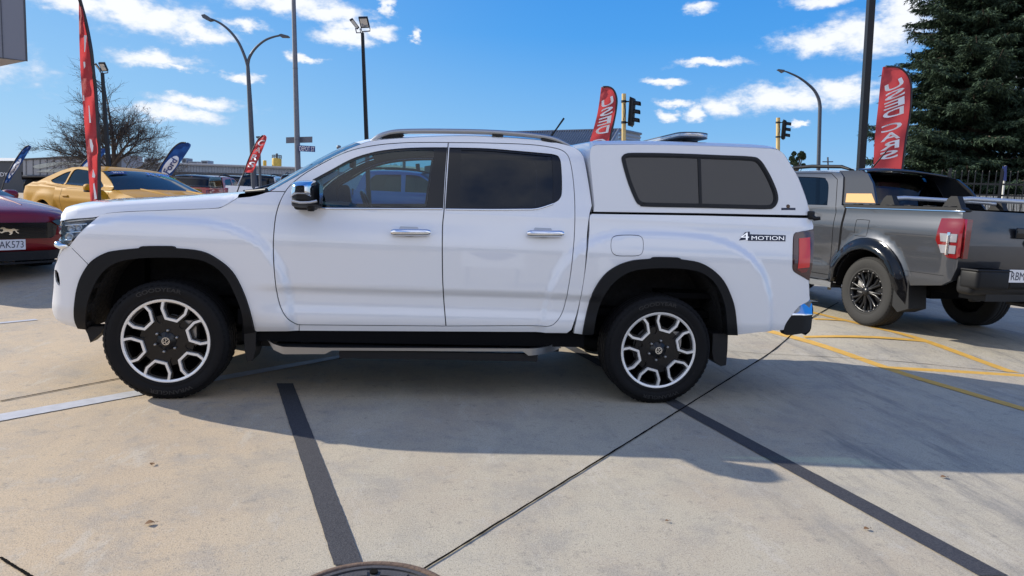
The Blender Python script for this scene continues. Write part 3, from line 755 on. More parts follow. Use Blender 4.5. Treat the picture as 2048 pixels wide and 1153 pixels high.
# cowl at the foot of the windscreen
cx0, cz0 = gc[-1]
b = MB(); c2 = [U(476, 395), U(500, 391.5), U(522, 386.5)]
b.grid([[(x, yy_, z+.010+.012*math.sin(i)) for yy_ in np.linspace(yf(x, z)+.05, 2*YC-yf(x, z)-.05, 12)] for i, (x, z) in enumerate([(c2[0][0]-.02, c2[0][1]-.01), c2[0], c2[1], c2[2], (c2[2][0]+.1, c2[2][1]+.02)])])
p0 = U(476, 390); 
b.tube([(c2[0][0]+.01, .28, c2[0][1]+.035), (c2[1][0]+.02, .22, c2[1][1]+.03), (c2[2][0]+.03, .14, c2[2][1]+.02)], .014, 8)
b.build('cowl', 'black_plastic', T, world=True)
b = MB(); b.tube([(c2[0][0]+.04, .35, c2[0][1]+.05), (c2[1][0]+.05, .8, c2[1][1]+.10)], .008, 6); b.tube([(c2[0][0]+.05, 1.0, c2[0][1]+.06), (c2[1][0]+.06, 1.5, c2[1][1]+.08)], .008, 6); b.build('wiper', 'black_plastic', T, world=True)

# windscreen, roof, rear window
A_ = O([(535, 384), (560, 371), (600, 348.5), (658.6, 316.5), (690, 301), (722, 288)], closed=False)
b = MB(); b.cross(A_, yf, YC, bulge=(-.10, .035), p=2.8, off=.004); b.build('windscreen', 'glass_screen', T, world=True)
R_O = O([(722, 288), (748, 281.3), (800, 276.4), (896, 272), (974, 273), (1082, 280.5), (1138, 291.4)], closed=False)
b = MB(); b.cross(R_O, yf, YC, bulge=[(-.10*(1-ss(0, 8, i)), .035+.015*ss(0, 8, i)) for i in range(len(R_O))], p=2.8); roof = b.build('roof', 'white_paint', T, world=True)
b = MB(); b.cross([(x, z-.06) for x, z in R_O], yf, YC, bulge=(0, .05), p=3, off=.06); b.build('headliner', 'interior_grey', T, world=True)
B_O = O([(1138, 291.4), (1155, 299), (1165, 310), (1170, 325), (1177.5, 367), (1184, 412)], closed=False)
b = MB(); b.cross(B_O, yf, YC, bulge=[(.02, .058*(1-ss(0, 9, i))) for i in range(len(B_O))], p=3.2)
xb, zb = B_O[-1]; b.grid([[(xb, y, z) for y in np.linspace(yf(xb, zb), 2*YC-yf(xb, zb), 6)] for z in (zb, .5)], False); cb_ = b.build('cab_back', 'white_paint', T, world=True)
b = MB(); b.rbox((xb+.01, YC, zb+.22), (.02, 1.35, .34), .009); sub(b, 'rear_window', 'glass_rear', cb_)
# roof rails
for mir in (None, YC):
    Ym = (lambda q: q if mir is None else 2*YC-q)
    RY = .30
    top = [(742, 283.5), (756, 275), (768.8, 269.5), (793.8, 264.3), (840, 263.0), (881, 263.0), (940, 263.8), (987.5, 265.4), (1040, 269), (1084, 274), (1112, 280.5), (1139, 292)]
    P = [atY(u, v, RY) for u, v in crom(top, False, 4)]; R = [.010+.008*min(1, min(i, len(P)-1-i)/4) for i in range(len(P))]
    b = MB(); b.tube([(p[0], Ym(p[1]), p[2]) for p in P], R, 12); rl = b.build('roof_rail', 'rail_silver', T, world=True)
    for foot in ([(762, 279.3), (768, 274), (780, 269.5), (806, 268.3), (809, 272), (803, 276)], [(1081, 277), (1086, 276), (1110, 282.5), (1128, 290), (1122, 290.5), (1084, 282.4)], [(984, 268), (1006, 270), (1006, 274), (984, 273)]):
        pl = [atY(u, v, RY+.0)[[0, 2]] for u, v in foot]; b = MB(); b.flat([tuple(q) for q in pl], lambda a, c, h: (a, Ym(RY-.016+h), c), .035); sub(b, 'rail_foot', 'gloss_black', rl)
# aerial
p0 = atY(1104, 271, .95); p1 = atY(1128, 237, .95)
b = MB(); b.tube([p0+(-.03, 0, -.06), p0, p0+(p1-p0)*.35, p1], [.022, .010, .0065, .008], 10); b.build('aerial', 'black_plastic', T, world=True)

# wheel arch trims and wheel wells
for nm, ao, ai in (('F', aF, aFi), ('R', aR, aRi)):
    two('wheel_arch_trim', 'trim_black', lambda b, m: b.panel(ao+ai[::-1], yf, off=-.018, mirror=m, step=.025, flange=.09))
    two('wheel_well', 'liner_dark', lambda b, m: (lambda lp, Ym: (b.add([(x, Ym(yf(x, z)+.0), z) for x, z in lp]+[(x, Ym(.48), z) for x, z in lp], [(i, i+1, len(lp)+i+1, len(lp)+i) for i in range(len(lp)-1)], True), b.flat(lp, lambda a, c, h: (a, Ym(.48), c))))(ai, (lambda q: q if m is None else 2*YC-q)))
# front corner spoiler below the arch
pl = [U(u, v) for u, v in ((165, 655), (205, 655), (201, 668), (192, 676), (181.6, 685.5), (176, 668))]
for Y0 in (.10, 1.75): b = MB(); b.flat(pl, lambda a, c, h: (a, Y0+h, c), .10); b.build('air_deflector', 'black_plastic', T, world=True)

# bed side
BED = [U(1184, 427.8), U(1400, 431.2), U(1621, 436.4)]+O([(1624, 442), (1627, 452), (1626.4, 459.3, 1)], closed=False)
TL = [(1590.7, 466, 1), (1600, 463), (1612, 461.2), (1626.2, 460, 1), (1627, 480), (1625.4, 520), (1622.4, 540), (1617.6, 561, 1), (1604, 553), (1589, 544), (1585.4, 537), (1585.2, 525), (1586.2, 483), (1587.6, 470)]
BED += O(TL[:1], closed=False)+O([(1587.6, 470), (1586.2, 483), (1585.2, 525), (1585.4, 537), (1589, 544), (1604, 553), (1617.6, 561, 1)], closed=False)
BED += O([(1618.5, 575), (1619, 590), (1618, 602), (1598, 614), (1583, 632), (1572, 648), (1567.5, 660.8, 1)], closed=False)+[U(1520, 665)]+aR[::-1]+O([(1163, 669.5, 1), (1147, 667.3, 1), (1159, 608.8), (1170, 543.7), (1177.7, 474), (1178.6, 440), (1180, 431)], closed=False)
FD = O([(1232, 472.2), (1254, 470.6), (1278, 472), (1285.5, 479), (1286.6, 492), (1285, 505), (1277, 511.5), (1255, 512.6), (1233, 511.5), (1224, 504), (1221.8, 491), (1224, 478)], n=3)
two('bed_side', 'white_paint', lambda b, m: b.panel(BED, yf, holes=[FD] if m is None else [], gap=.002, mirror=m, step=.03, flange=.04))
b = MB(); b.panel(FD, yf, gap=.0022, flange=.012, step=.03); b.build('fuel_door', 'white_paint', T, world=True)
b = MB()
for mir in (None, YC): b.panel(inset(FD, -.03), yf, off=.014, mirror=mir, flange=0)
lpz = [U(1180, 424), U(1620, 431), U(1620, 437), U(1180, 429)]
for mir in (None, YC): b.panel(lpz, yf, off=.02, mirror=mir, flange=0)
b.build('seal', 'dark_inner', T, world=True)
# tailgate
TGc = [U(1621, 436.6), U(1626.5, 452), U(1626.8, 480), U(1625, 520), U(1618.5, 565), U(1619, 600)]
b = MB(); b.cross(TGc, yf, YC, bulge=(.035, 0), p=4); tg = b.build('tailgate', 'white_paint', T, world=True)
b = MB(); b.rbox((TGc[1][0]+.04, YC, 1.06), (.03, .26, .08), .012); sub(b, 'handle', 'chrome', tg)
# tail lamp
tl = O(TL)
for mir in (None, YC):
    b = MB(); b.panel(tl, yf, off=-.006, mirror=mir, gap=.0015, step=.02, flange=.05); t_ = b.build('tail_light', 'red_lens_dark', T, world=True)
    b = MB(); b.panel(O([(1597, 477, 1), (1619, 475, 1), (1617.5, 535, 1), (1594.5, 537.5, 1)], n=1), yf, off=-.009, mirror=mir, flange=.008, step=.02); sub(b, 'lens', 'red_lens_bright', t_)
    b = MB(); b.panel(O([(1592, 539, 1), (1616, 537, 1), (1611, 545, 1), (1602, 546, 1)], n=1), yf, off=-.010, mirror=mir, flange=.008, step=.02); sub(b, 'reflector', 'red_lens', t_)
# badge on the bed side: 4MOTION
def quad_on(u0, v0, u1, v1, du=0, f=yf, off=-.004, dv=0):
    q = [(u0, v1), (u1, v1+dv), (u1+du, v0+dv), (u0+du, v0)]
    r = []
    for a, c in q: x, z = U(a, c, f); r.append((x, f(x, z)+off, z))
    return r
b = MB(); bp_ = O([(1478, 481.2, 1), (1490, 465, 1), (1499, 463.6, 1), (1499.5, 469, 1), (1571, 471, 1), (1570.5, 483, 1), (1500, 482, 1), (1496, 482, 1), (1493, 479.5, 1)], n=1)
b.panel(bp_, yf, off=-.003, flange=.004, step=.05); bd = b.build('badge', 'letter_dark', T, world=True)
b = MB(); b.text('MOTION', quad_on(1502.5, 472.4, 1567.5, 480.2, dv=.6, off=-.0045)); b.text('4', quad_on(1480.5, 465.2, 1497.5, 480.4, off=-.0045, dv=.3), 0.0); sub(b, 'lettering', 'chrome', bd)
# rear bumper
def rbump(poly, name, m, par=None):
    b = MB()
    def yb(x, z): return .085+.55*max(0, x-4.36)**1.5*2+(.9*max(0, z-.655) if par is not None else 0)
    pl = [U(u, v, yb) for u, v in crom(poly, True, 3)]
    for mir in (None, YC): b.panel(pl, yb, mirror=mir, step=.02, flange=.06)
    xs_ = max(p[0] for p in pl); z0, z1 = min(p[1] for p in pl), max(p[1] for p in pl)
    rows = []
    for k in range(7):
        z = z0+(z1-z0)*k/6; xe = max([p[0] for p in dens(pl, .01) if abs(p[1]-z) < .02] or [xs_]); y0 = yb(xe, z)
        rows.append([(xe+.06*math.sin(math.pi*j/16), y0+(2*YC-2*y0)*j/16, z) for j in range(17)])
    b.grid(rows)
    b.grid([[(xs_-.2, y, z1-.002), (xs_+.03, y, z1-.002)] for y in np.linspace(.16, 2*YC-.16, 5)], False)
    return b.build(name, m, T, world=True) if par is None else sub(b, name, m, par)
rb = rbump([(1566.9, 658, 1), (1571, 648), (1583.5, 631.8, 1), (1624.3, 630.5, 1), (1623, 652), (1618, 662), (1610, 666.5), (1580, 670.6), (1570, 669)], 'rear_bumper', 'black_plastic')
rbump([(1583.5, 631.5, 1), (1590, 620), (1599, 610), (1610, 604), (1619, 601.4, 1), (1624, 608), (1624.4, 630.2, 1)], 'chrome_cap', 'chrome', rb)
# canopy
CAN = O([(1188.5, 413.5, 1), (1184.5, 367), (1180.6, 330), (1179.6, 312), (1181.4, 298), (1186, 292.5), (1194, 290.2, 1), (1272, 289.6), (1380, 291.4), (1470, 294.4), (1543, 297.6, 1), (1556, 300.5), (1566.9, 308), (1575.5, 321), (1586, 338), (1597, 358), (1610, 392), (1617, 416), (1619.3, 431.3, 1), (1400, 427, 1), (1187, 424, 1)], yc)
CW = [(1243.6, 322), (1245.5, 312), (1252, 307.8), (1265, 306.4), (1320, 306.8), (1380, 308.5), (1440, 311), (1501.8, 313.8), (1519, 320), (1532, 337.6), (1544, 360), (1553.8, 385), (1555, 402.7), (1547, 415.3), (1532, 418.6), (1470, 417.4), (1397.6, 415.7), (1293.5, 413.6), (1280, 410.5), (1271, 402), (1256, 366)]
cw = O(CW, yc)
cn = tag(empty('canopy', (3.6, YC, 1.2)), 'x', 'x'); bpy.data.objects.remove(cn)
CB = MB()
for mir in (None, YC): CB.panel(CAN, yc, holes=[cw], gap=.001, mirror=mir, step=.03, flange=.025)
ctop = O([(1181.4, 298), (1186, 292.5), (1194, 290.2), (1230, 289.6), (1272, 289.6), (1380, 291.4), (1470, 294.4), (1543, 297.6), (1556, 300.5), (1566.9, 308), (1575.5, 321), (1586, 338), (1597, 358), (1610, 392), (1617, 416), (1619.3, 431.3)], yc, closed=False)
nC = len(ctop); rows = []
for i, (x, z) in enumerate(ctop):
    y0 = yc(x, z); k = ss(-1, 7, i)*(1-ss(nC-36, nC-24, i)); k2 = ss(nC-36, nC-24, i); row = []
    for j in range(-22, 23):
        a = abs(j)/22; d = (1-a)**1.6*(YC-y0); q = min(1, d/.10); w = 1-(1-q)**2
        row.append((x+(.04*w)*k2-.0*(1-k2), y0+d if j <= 0 else 2*YC-y0-d, z+k*(.030*w+.03*d)))
    rows.append(row)
CB.grid(rows)
cf = O([(1181.4, 298), (1179.6, 312), (1180.6, 330), (1184.5, 367), (1188.5, 420)], yc, closed=False); CB.cross(cf, yc, YC, bulge=(-.02, .0), p=3)
can = CB.build('canopy', 'canopy_white', T, world=True)
def sc(poly, k): c = np.mean(np.array(poly), axis=0); return poly
fr_in = inset(cw, .024)
b = MB(); b.panel(inset(cw, -.001), yc, holes=[inset(cw, .019)], off=-.006, flange=.012, step=.03); b.panel(inset(cw, .017), yc, holes=[inset(cw, .028)], off=-.001, flange=.01, step=.03)
x0_, z0_ = U(1398.5, 312, yc); x1_, z1_ = U(1403.5, 416, yc)
b.panel([U(1395.5, 313, yc), U(1401.5, 313, yc), U(1404.5, 415, yc), U(1399, 415, yc)], yc, off=.0, flange=.012)
sub(b, 'window_frame', 'black_plastic', can)
b = MB(); b.panel(inset(cw, .022), yc, off=.006, flange=0); sub(b, 'window', 'glass_canopy', can)
b = MB(); b.panel(inset(cw, .0), yc, mirror=YC, off=.006, flange=0); sub(b, 'window', 'glass_canopy', can)
b = MB()
qd = lambda u0, v0, u1, v1: quad_on(u0, v0, u1, v1, f=yc, off=-.002)
q = qd(1562.5, 416.2, 1590.7, 420.6); b.add(q, [(0, 1, 2, 3)]); st_ = sub(b, 'maker_badge', 'letter_dark', can)
b = MB(); c0 = U(1576, 413.5, yc); b.lathe([(0, -.004), (.014, -.003), (.015, .0)], (c0[0], yc(*c0), c0[1]), 'y', 16); sub(b, 'badge_emblem', 'rust', can)
b = MB(); p0 = atY(1621, 431, .15); p1 = atY(1630, 438, .12); p2 = atY(1641, 437, .10)
b.rbox(p0, (.05, .04, .06), .01); b.tube([p0, p1, p2], [.018, .017, .013], 10); sub(b, 'latch', 'black_plastic', can)
# light bar across the canopy roof
Pn = atY(1385, 271, .42); xL, zL = Pn[0], Pn[2]; w2 = .115
b = MB(); rows = []
lp = [(w2*math.cos(t), w2*math.sin(t)) for t in np.linspace(0, math.pi, 9)]
ring_ = [(xL+a, 1.50+c) for a, c in lp]+[(xL-a, .44-c) for a, c in lp]
for k, (zz, sc_) in enumerate(((-.016, .95), (-.013, 1), (.006, 1), (.009, .96))):
    cxm = np.mean([p[0] for p in ring_]); cym = .97
    rows.append([(cxm+(p[0]-cxm)*sc_, p[1]+(p[1] < cym and (1-sc_)*.05 or -(1-sc_)*.05), zL+zz) for p in ring_+ring_[:1]])
b.grid(rows, True); lb = b.build('light_bar', 'clear_lens', T, world=True)
b = MB(); b.flat([(p[0], p[1]) for p in ring_], lambda a, c, h: (a, c, zL+.008+h), .007); b.flat([(p[0], p[1]) for p in ring_], lambda a, c, h: (a, c, zL-.023+h), .007); sub(b, 'cover', 'pole_grey', lb)
for yy in (.50, 1.45):
    b = MB(); zr = zL-.10
    b.box((xL, yy, zL-.05), (.12, .08, .03)); b.box((xL+.03, yy, zL-.085), (.05, .05, .08)); b.tube([(xL-.11, yy, zr+.0), (xL-.03, yy, zL-.035)], .009, 6); b.box((xL-.02, yy, zL-.108), (.2, .09, .012)); sub(b, 'bracket', 'black_plastic', lb)
# side step
for mir in (None, YC):
    Ym = (lambda q: q if mir is None else 2*YC-q)
    YS = .0
    topp = [(531, 685), (545, 690.5), (566, 694.5), (650, 696.2), (880, 697), (1103, 698), (1124.6, 690.5), (1132.5, 682)]
    bot = [(1131, 700), (1124, 707), (1112, 710.4), (1057, 711.8), (1046, 703.6), (664, 701.5), (650, 708.6), (566, 709), (545, 702)]
    pl = [tuple(atY(u, v, YS)[[0, 2]]) for u, v in topp+bot]
    b = MB(); b.panel(pl, lambda x, z: YS+.16*ss(.75, .45, x)+.14*ss(2.35, 2.62, x), mirror=mir, step=.03, flange=.03); st = b.build('side_step', 'satin_silver', T, world=True)
    b = MB(); x0 = pl[1][0]; x1 = pl[7][0]; zt = pl[3][1]-.002
    b.grid([[(x, Ym(YS+.004+.16*ss(.75, .45, x)+.14*ss(2.35, 2.62, x)+(.26-YS)*k), zt+.001*k) for k in (0, .5, 1)] for x in np.linspace(x0, x1, 30)], False)
    b.box(((pl[5][0]+pl[3][0])/2, Ym(YS+.04), zt-.046), (1.33, .03, .052)); b.box((1.55, Ym(.26), .37), (2.1, .08, .10)); b.box((.85, Ym(.3), .36), (.06, .3, .04)); b.box((2.2, Ym(.3), .36), (.06, .3, .04))
    sub(b, 'step_tread', 'black_plastic', st)
    # mud flaps
    b = MB(); pl = [tuple(atY(u, v, .07)[[0, 2]]) for u, v in ((1426, 668), (1456, 668), (1455, 700), (1452, 731), (1441, 733), (1428, 722), (1424.5, 705))]
    b.flat(pl, lambda a, c, h: (a, Ym(.07+h), c), .22); b.build('mud_flap', 'black_plastic', T, world=True)
    b = MB(); pl = [tuple(atY(u, v, .07)[[0, 2]]) for u, v in ((488, 655), (512, 660), (511, 700), (505, 722), (494, 724), (489, 700))]
    b.flat(pl, lambda a, c, h: (a, Ym(.07+h), c), .22); b.build('mud_flap', 'black_plastic', T, world=True)
# underside
b = MB(); b.box((1.85, YC, .60), (4.4, 1.30, .05)); b.box((1.85, .50, .52), (4.3, .08, .16)); b.box((1.85, 1.45, .52), (4.3, .08, .16)); b.box((1.60, .13, .455), (2.30, .06, .15)); b.box((1.60, 2*YC-.13, .455), (2.30, .06, .15)); b.box((.9, YC, .50), (1.6, .6, .2)); b.box((2.1, YC, .42), (.9, .9, .16))
b.box((1.52, .16, .54), (2.2, .10, .10)); b.box((1.52, 2*YC-.16, .54), (2.2, .10, .10))
b.tube([(3.27, .25, .39), (3.27, 1.7, .39)], .045, 12); b.lathe([(.0, -.13), (.12, -.1), (.15, 0), (.12, .1), (0, .13)], (3.27, YC, .39), 'x', 16); b.tube([(0, .25, .39), (0, 1.7, .39)], .035, 12)
b.box((4.2, YC, .62), (.3, 1.3, .12))
b.box((3.9, YC, .75), (1.1, 1.5, .04)); b.box((.0, .56, .75), (1.2, .06, .5)); b.box((.0, 1.39, .75), (1.2, .06, .5)); b.box((-.4, YC, .75), (.3, 1.2, .5)); b.box((3.27, .55, .85), (1.4, .05, .4)); b.box((3.27, 1.4, .85), (1.4, .05, .4))
b.build('chassis', 'dark_inner', T, world=True)

# ---- wheels
def rim_alloy(b_sil, b_blk, b_brk, c, s, r):
    """six pockets; s is +1 when the face looks toward -y"""
    cx_, cy_, cz_ = c
    def mp(a, e, h): return (cx_+a, cy_-s*h, cz_+e)     # h grows outward
    pol = lambda rr, t: (rr*math.cos(t), rr*math.sin(t))
    pockets = []; outs = []
    for k in range(6):
        t0 = math.radians(76+60*k); ca, sa = math.cos(t0), math.sin(t0)
        P = lambda ra, ta: (ra*ca-ta*sa, ra*sa+ta*ca)
        o_ = [P(.136*r, -.038*r), P(.136*r, .038*r), P(.196*r, .078*r), P(.243*r, .082*r)]+[P(.262*r*math.cos(q), .262*r*math.sin(q)) for q in (.30, .15, 0, -.15, -.30)]+[P(.243*r, -.082*r), P(.196*r, -.078*r)]
        i_ = [P(.151*r, -.031*r), P(.151*r, .031*r), P(.202*r, .0640*r), P(.240*r, .067*r)]+[P(.2545*r*math.cos(q), .2545*r*math.sin(q)) for q in (.24, .12, 0, -.12, -.24)]+[P(.240*r, -.067*r), P(.202*r, -.0640*r)]
        outs.append(o_); pockets.append(i_)
        b_sil.flat(o_, lambda a, e, h: mp(a, e, .012+h), -.022, holes=[i_])
        # thinner black facet inside the pocket
        b_blk.flat(inset(i_, -.001), lambda a, e, h: mp(a, e, -.012+h), -.03, holes=[inset(i_, .013*r)])
    b_sil.lathe([(.254*r, -s*.008), (.2545*r, -s*.0125), (.270*r, -s*.0125)], c, 'y', 72)
    b_sil.lathe([(.266*r, s*-.0125), (.271*r, s*-.011), (.274*r, s*-.003), (.274*r, s*.012)], c, 'y', 72)
    # black centre with six broad arms running between the pockets
    hub = []
    for k in range(6):
        t0 = math.radians(76+60*k); ca, sa = math.cos(t0), math.sin(t0); P = lambda ra, ta: (ra*ca-ta*sa, ra*sa+ta*ca)
        hub += [P(.15*r, -.046*r), P(.15*r, .046*r)]
        t1 = t0+math.radians(30); P1 = lambda ra, ta: (ra*math.cos(t1)-ta*math.sin(t1), ra*math.sin(t1)+ta*math.cos(t1)); hub += [P1(.118*r, -.01*r), P1(.118*r, .01*r)]
    b_blk.flat(hub, lambda a, e, h: mp(a, e, -.006+h), -.03)
    for k in range(6):
        t0 = math.radians(76+60*k); ca, sa = math.cos(t0), math.sin(t0)
        for sg in (-1, 1):   # backing arm under each silver leg
            P = lambda ra, ta: (ra*ca-ta*sa*sg, ra*sa+ta*ca*sg)
            b_blk.flat([P(.13*r, .03*r), P(.13*r, .050*r), P(.20*r, .090*r), P(.256*r, .094*r), P(.256*r, .070*r), P(.2*r, .070*r)], lambda a, e, h: mp(a, e, -.004+h), -.05)
        t1 = t0+math.radians(30)
        P1 = lambda ra, ta: (ra*math.cos(t1)-ta*math.sin(t1), ra*math.sin(t1)+ta*math.cos(t1))
        b_blk.flat([P1(.05*r, -.03*r), P1(.05*r, .03*r), P1(.165*r, .040*r), P1(.165*r, -.040*r)], lambda a, e, h: mp(a, e, -.016+h), -.03)
    b_blk.lathe([(.0, -s*.012), (.036*r, -s*.012), (.040*r, -s*.004), (.056*r, -s*.002), (.060*r, s*.006)], c, 'y', 36)
    for k in range(6):
        t = math.radians(20+60*k); p = pol(.070*r, t); b_brk.append(MB())
        b_brk[-1].lathe([(.0, -s*.016), (.007, -s*.016), (.009, -s*.008), (.009, s*.01)], (cx_+p[0], cy_, cz_+p[1]), 'y', 10)
def wheel(c, s, T_, kind='alloy', tyre='rubber', r_t=.385, w=.255, rim_r=.273, wb=None):
    """whole wheel as part (empty-less): rim is the part, tyre a sub part"""
    x, y, z = c  # y = outer sidewall plane, s=+1 outer side looks to -y
    k = s
    def bd(m, nm, mm, par=None):
        o = m.build(nm, mm, T_, world=(wb is not None))
        if par is not None: o.parent = par
        return o
    prof = [(rim_r*.985, .020), (rim_r+.004, .006), (rim_r+.014, .003), (rim_r+.022, .007), (rim_r+.03, .003), ((rim_r+r_t)/2, -.002), ((rim_r+r_t)/2+.02, -.001), (r_t-.028, .004), (r_t-.024, .007), (r_t-.012, .013), (r_t-.004, .026), (r_t, .045)]
    for q in (.08, .125, .17): prof += [(r_t, q-.004), (r_t-.009, q-.003), (r_t-.009, q+.003), (r_t, q+.004)]
    prof += [(r_t, w-.045), (r_t-.006, w-.022), (r_t-.02, w-.008), ((rim_r+r_t)/2, w), (rim_r, w-.02)]
    b = MB(); b.lathe([(r, k*a) for r, a in prof], c, 'y', 96)
    nb = 60
    for i in range(nb):    # shoulder blocks
        t = 2*math.pi*i/nb; dt = math.pi/nb*.62
        for (ra, a0, rb, a1) in ((r_t-.024, .004, r_t+.002, .034), (r_t+.002, .034, r_t+.002, .072), (r_t+.002, w-.072, r_t+.002, w-.034)):
            q = []
            for tt in (t-dt, t+dt): q += [(x+ra*math.cos(tt), y+k*(a0-.003), z+ra*math.sin(tt)), (x+rb*math.cos(tt), y+k*a1, z+rb*math.sin(tt))]
            q += [(x+(ra-.008)*math.cos(t-dt), y+k*(a0+.004), z+(ra-.008)*math.sin(t-dt)), (x+(rb-.010)*math.cos(t-dt), y+k*a1, z+(rb-.010)*math.sin(t-dt)), (x+(ra-.008)*math.cos(t+dt), y+k*(a0+.004), z+(ra-.008)*math.sin(t+dt)), (x+(rb-.010)*math.cos(t+dt), y+k*a1, z+(rb-.010)*math.sin(t+dt))]
            b.add(q, [(0, 1, 3, 2), (0, 1, 5, 4), (2, 3, 7, 6)])
    bb = MB(); bs = MB(); bk = []; fc = (x, y+k*.022, z)
    bb.lathe([(rim_r*.99, k*.012), (rim_r*.95, k*.03), (rim_r*.88, k*.06), (rim_r*.86, k*.16), (rim_r*.93, k*.22), (rim_r, k*.235)], c, 'y', 48)
    if kind == 'alloy': rim_alloy(bs, bb, bk, fc, k, rim_r/.273)
    elif kind == 'offroad':
        R = rim_r
        bb.lathe([(R*.99, -k*.004), (R*.93, -k*.006), (R*.90, k*.01), (R*.88, k*.04)], fc, 'y', 60)
        for i in range(8):
            t0 = 2*math.pi*(i+.2)/8
            for dl in (-.11, .11):
                t1 = t0+dl; P = [(.20*R, t0+dl*.8), (.55*R, t0+dl*.9), (.91*R, t0+dl*1.4)]
                bb.tube([(x+a*math.cos(t), fc[1]+k*h, z+a*math.sin(t)) for (a, t), h in zip(P, (-.004, .014, .0))], .017, 6)
        bb.lathe([(.30*R, k*.035), (.88*R, k*.045)], fc, 'y', 48)
        bb.lathe([(0, -k*.030), (.17*R, -k*.030), (.20*R, -k*.015), (.27*R, k*.0), (.30*R, k*.03)], fc, 'y', 24)
        for i in range(20):
            t = 2*math.pi*i/20; bk.append(MB()); bk[-1].lathe([(0, -k*.012), (.006, -k*.011), (.007, 0)], (x+.955*R*math.cos(t), fc[1], z+.955*R*math.sin(t)), 'y', 8)
    else:
        R = rim_r; bb.lathe([(R*.99, -k*.002), (R*.92, k*.0), (R*.90, k*.02)], fc, 'y', 48)
        for i in range(5):
            t = 2*math.pi*i/5+.3
            for dl in (-.16, .16): bb.tube([(x+.12*R*math.cos(t), fc[1], z+.12*R*math.sin(t)), (x+.93*R*math.cos(t+dl), fc[1]+k*.002, z+.93*R*math.sin(t+dl))], .016, 6)
        bb.lathe([(0, -k*.01), (.2*R, -k*.008), (.24*R, k*.02)], fc, 'y', 20)
    rim = bd(bb, 'wheel', 'alloy_black')
    bd(b, 'tyre', tyre, rim)
    if kind == 'alloy' and k > 0:
        for word, tc_, hw_ in (('GOODYEAR', math.radians(96), .42), ('WRANGLER', math.radians(-84), .40)):
            tb = MB(); vs, fs = text_geo(word, 0.0, .02); rr0 = (rim_r+r_t)/2-.008
            for g_ in [0]: tb.add([(x+(rr0+.026*c_)*math.cos(tc_+hw_-2*hw_*a_), y-.0045, z+(rr0+.026*c_)*math.sin(tc_+hw_-2*hw_*a_)) for a_, c_ in vs], fs)
            bd(tb, 'sidewall_lettering', 'rubber_letter', rim)
    if bs.v: bd(bs, 'rim_face', 'alloy', rim)
    for q_ in bk: bd(q_, 'wheel_nut', 'steel', rim)
    bx = MB(); bx.lathe([(0, k*.075), (.165, k*.075), (.165, k*.095), (0, k*.095)], c, 'y', 36); bx.box((x+.13, y+k*.085, z+.05), (.09, .07, .16)); bd(bx, 'brake_disc', 'steel', rim)
    bx = MB(); bx.lathe([(0, k*.15), (rim_r*.88, k*.15)], c, 'y', 36); bd(bx, 'back_plate', 'dark_inner', rim)
    return rim
def emblem_vw(c, s, par):
    x, y, z = c; b = MB(); R = .0245
    def mp(a, e, h): return (x+a, y-s*h, z+e)
    ringo = [(R*math.cos(t), R*math.sin(t)) for t in np.linspace(0, 2*math.pi, 33)[:-1]]; ringi = [(a*.86, e*.86) for a, e in ringo]
    b.flat(ringo, lambda a, e, h: mp(a, e, h), .002, holes=[ringi])
    an = math.radians(-20)
    def ln(p, q, w=.0026):
        p, q = [np.array((a*math.cos(an)-e*math.sin(an), a*math.sin(an)+e*math.cos(an)))*R for a, e in (p, q)]; d = q-p; d /= np.linalg.norm(d); n = np.array([-d[1], d[0]])*w/2*1.1
        b.flat([tuple(p+n), tuple(p-n), tuple(q-n), tuple(q+n)], mp, .002)
    for p, q in (((-.42, .80), (0, .08)), ((.42, .80), (0, .08)), ((-.80, .40), (-.38, -.72)), ((.80, .40), (.38, -.72)), ((-.38, -.72), (0, -.02)), ((.38, -.72), (0, -.02))): ln(p, q)
    o = b.build('hub_emblem', 'chrome', T, world=True); o.parent = par
for hx in (0.0, 3.27):
    for s, y in ((1, 0.012), (-1, 2*YC-.012)):
        r_ = wheel((hx, y, .3835), s, T, 'alloy', wb=True)
        emblem_vw((hx, y+s*(.022-.0125), .3835), s, r_)

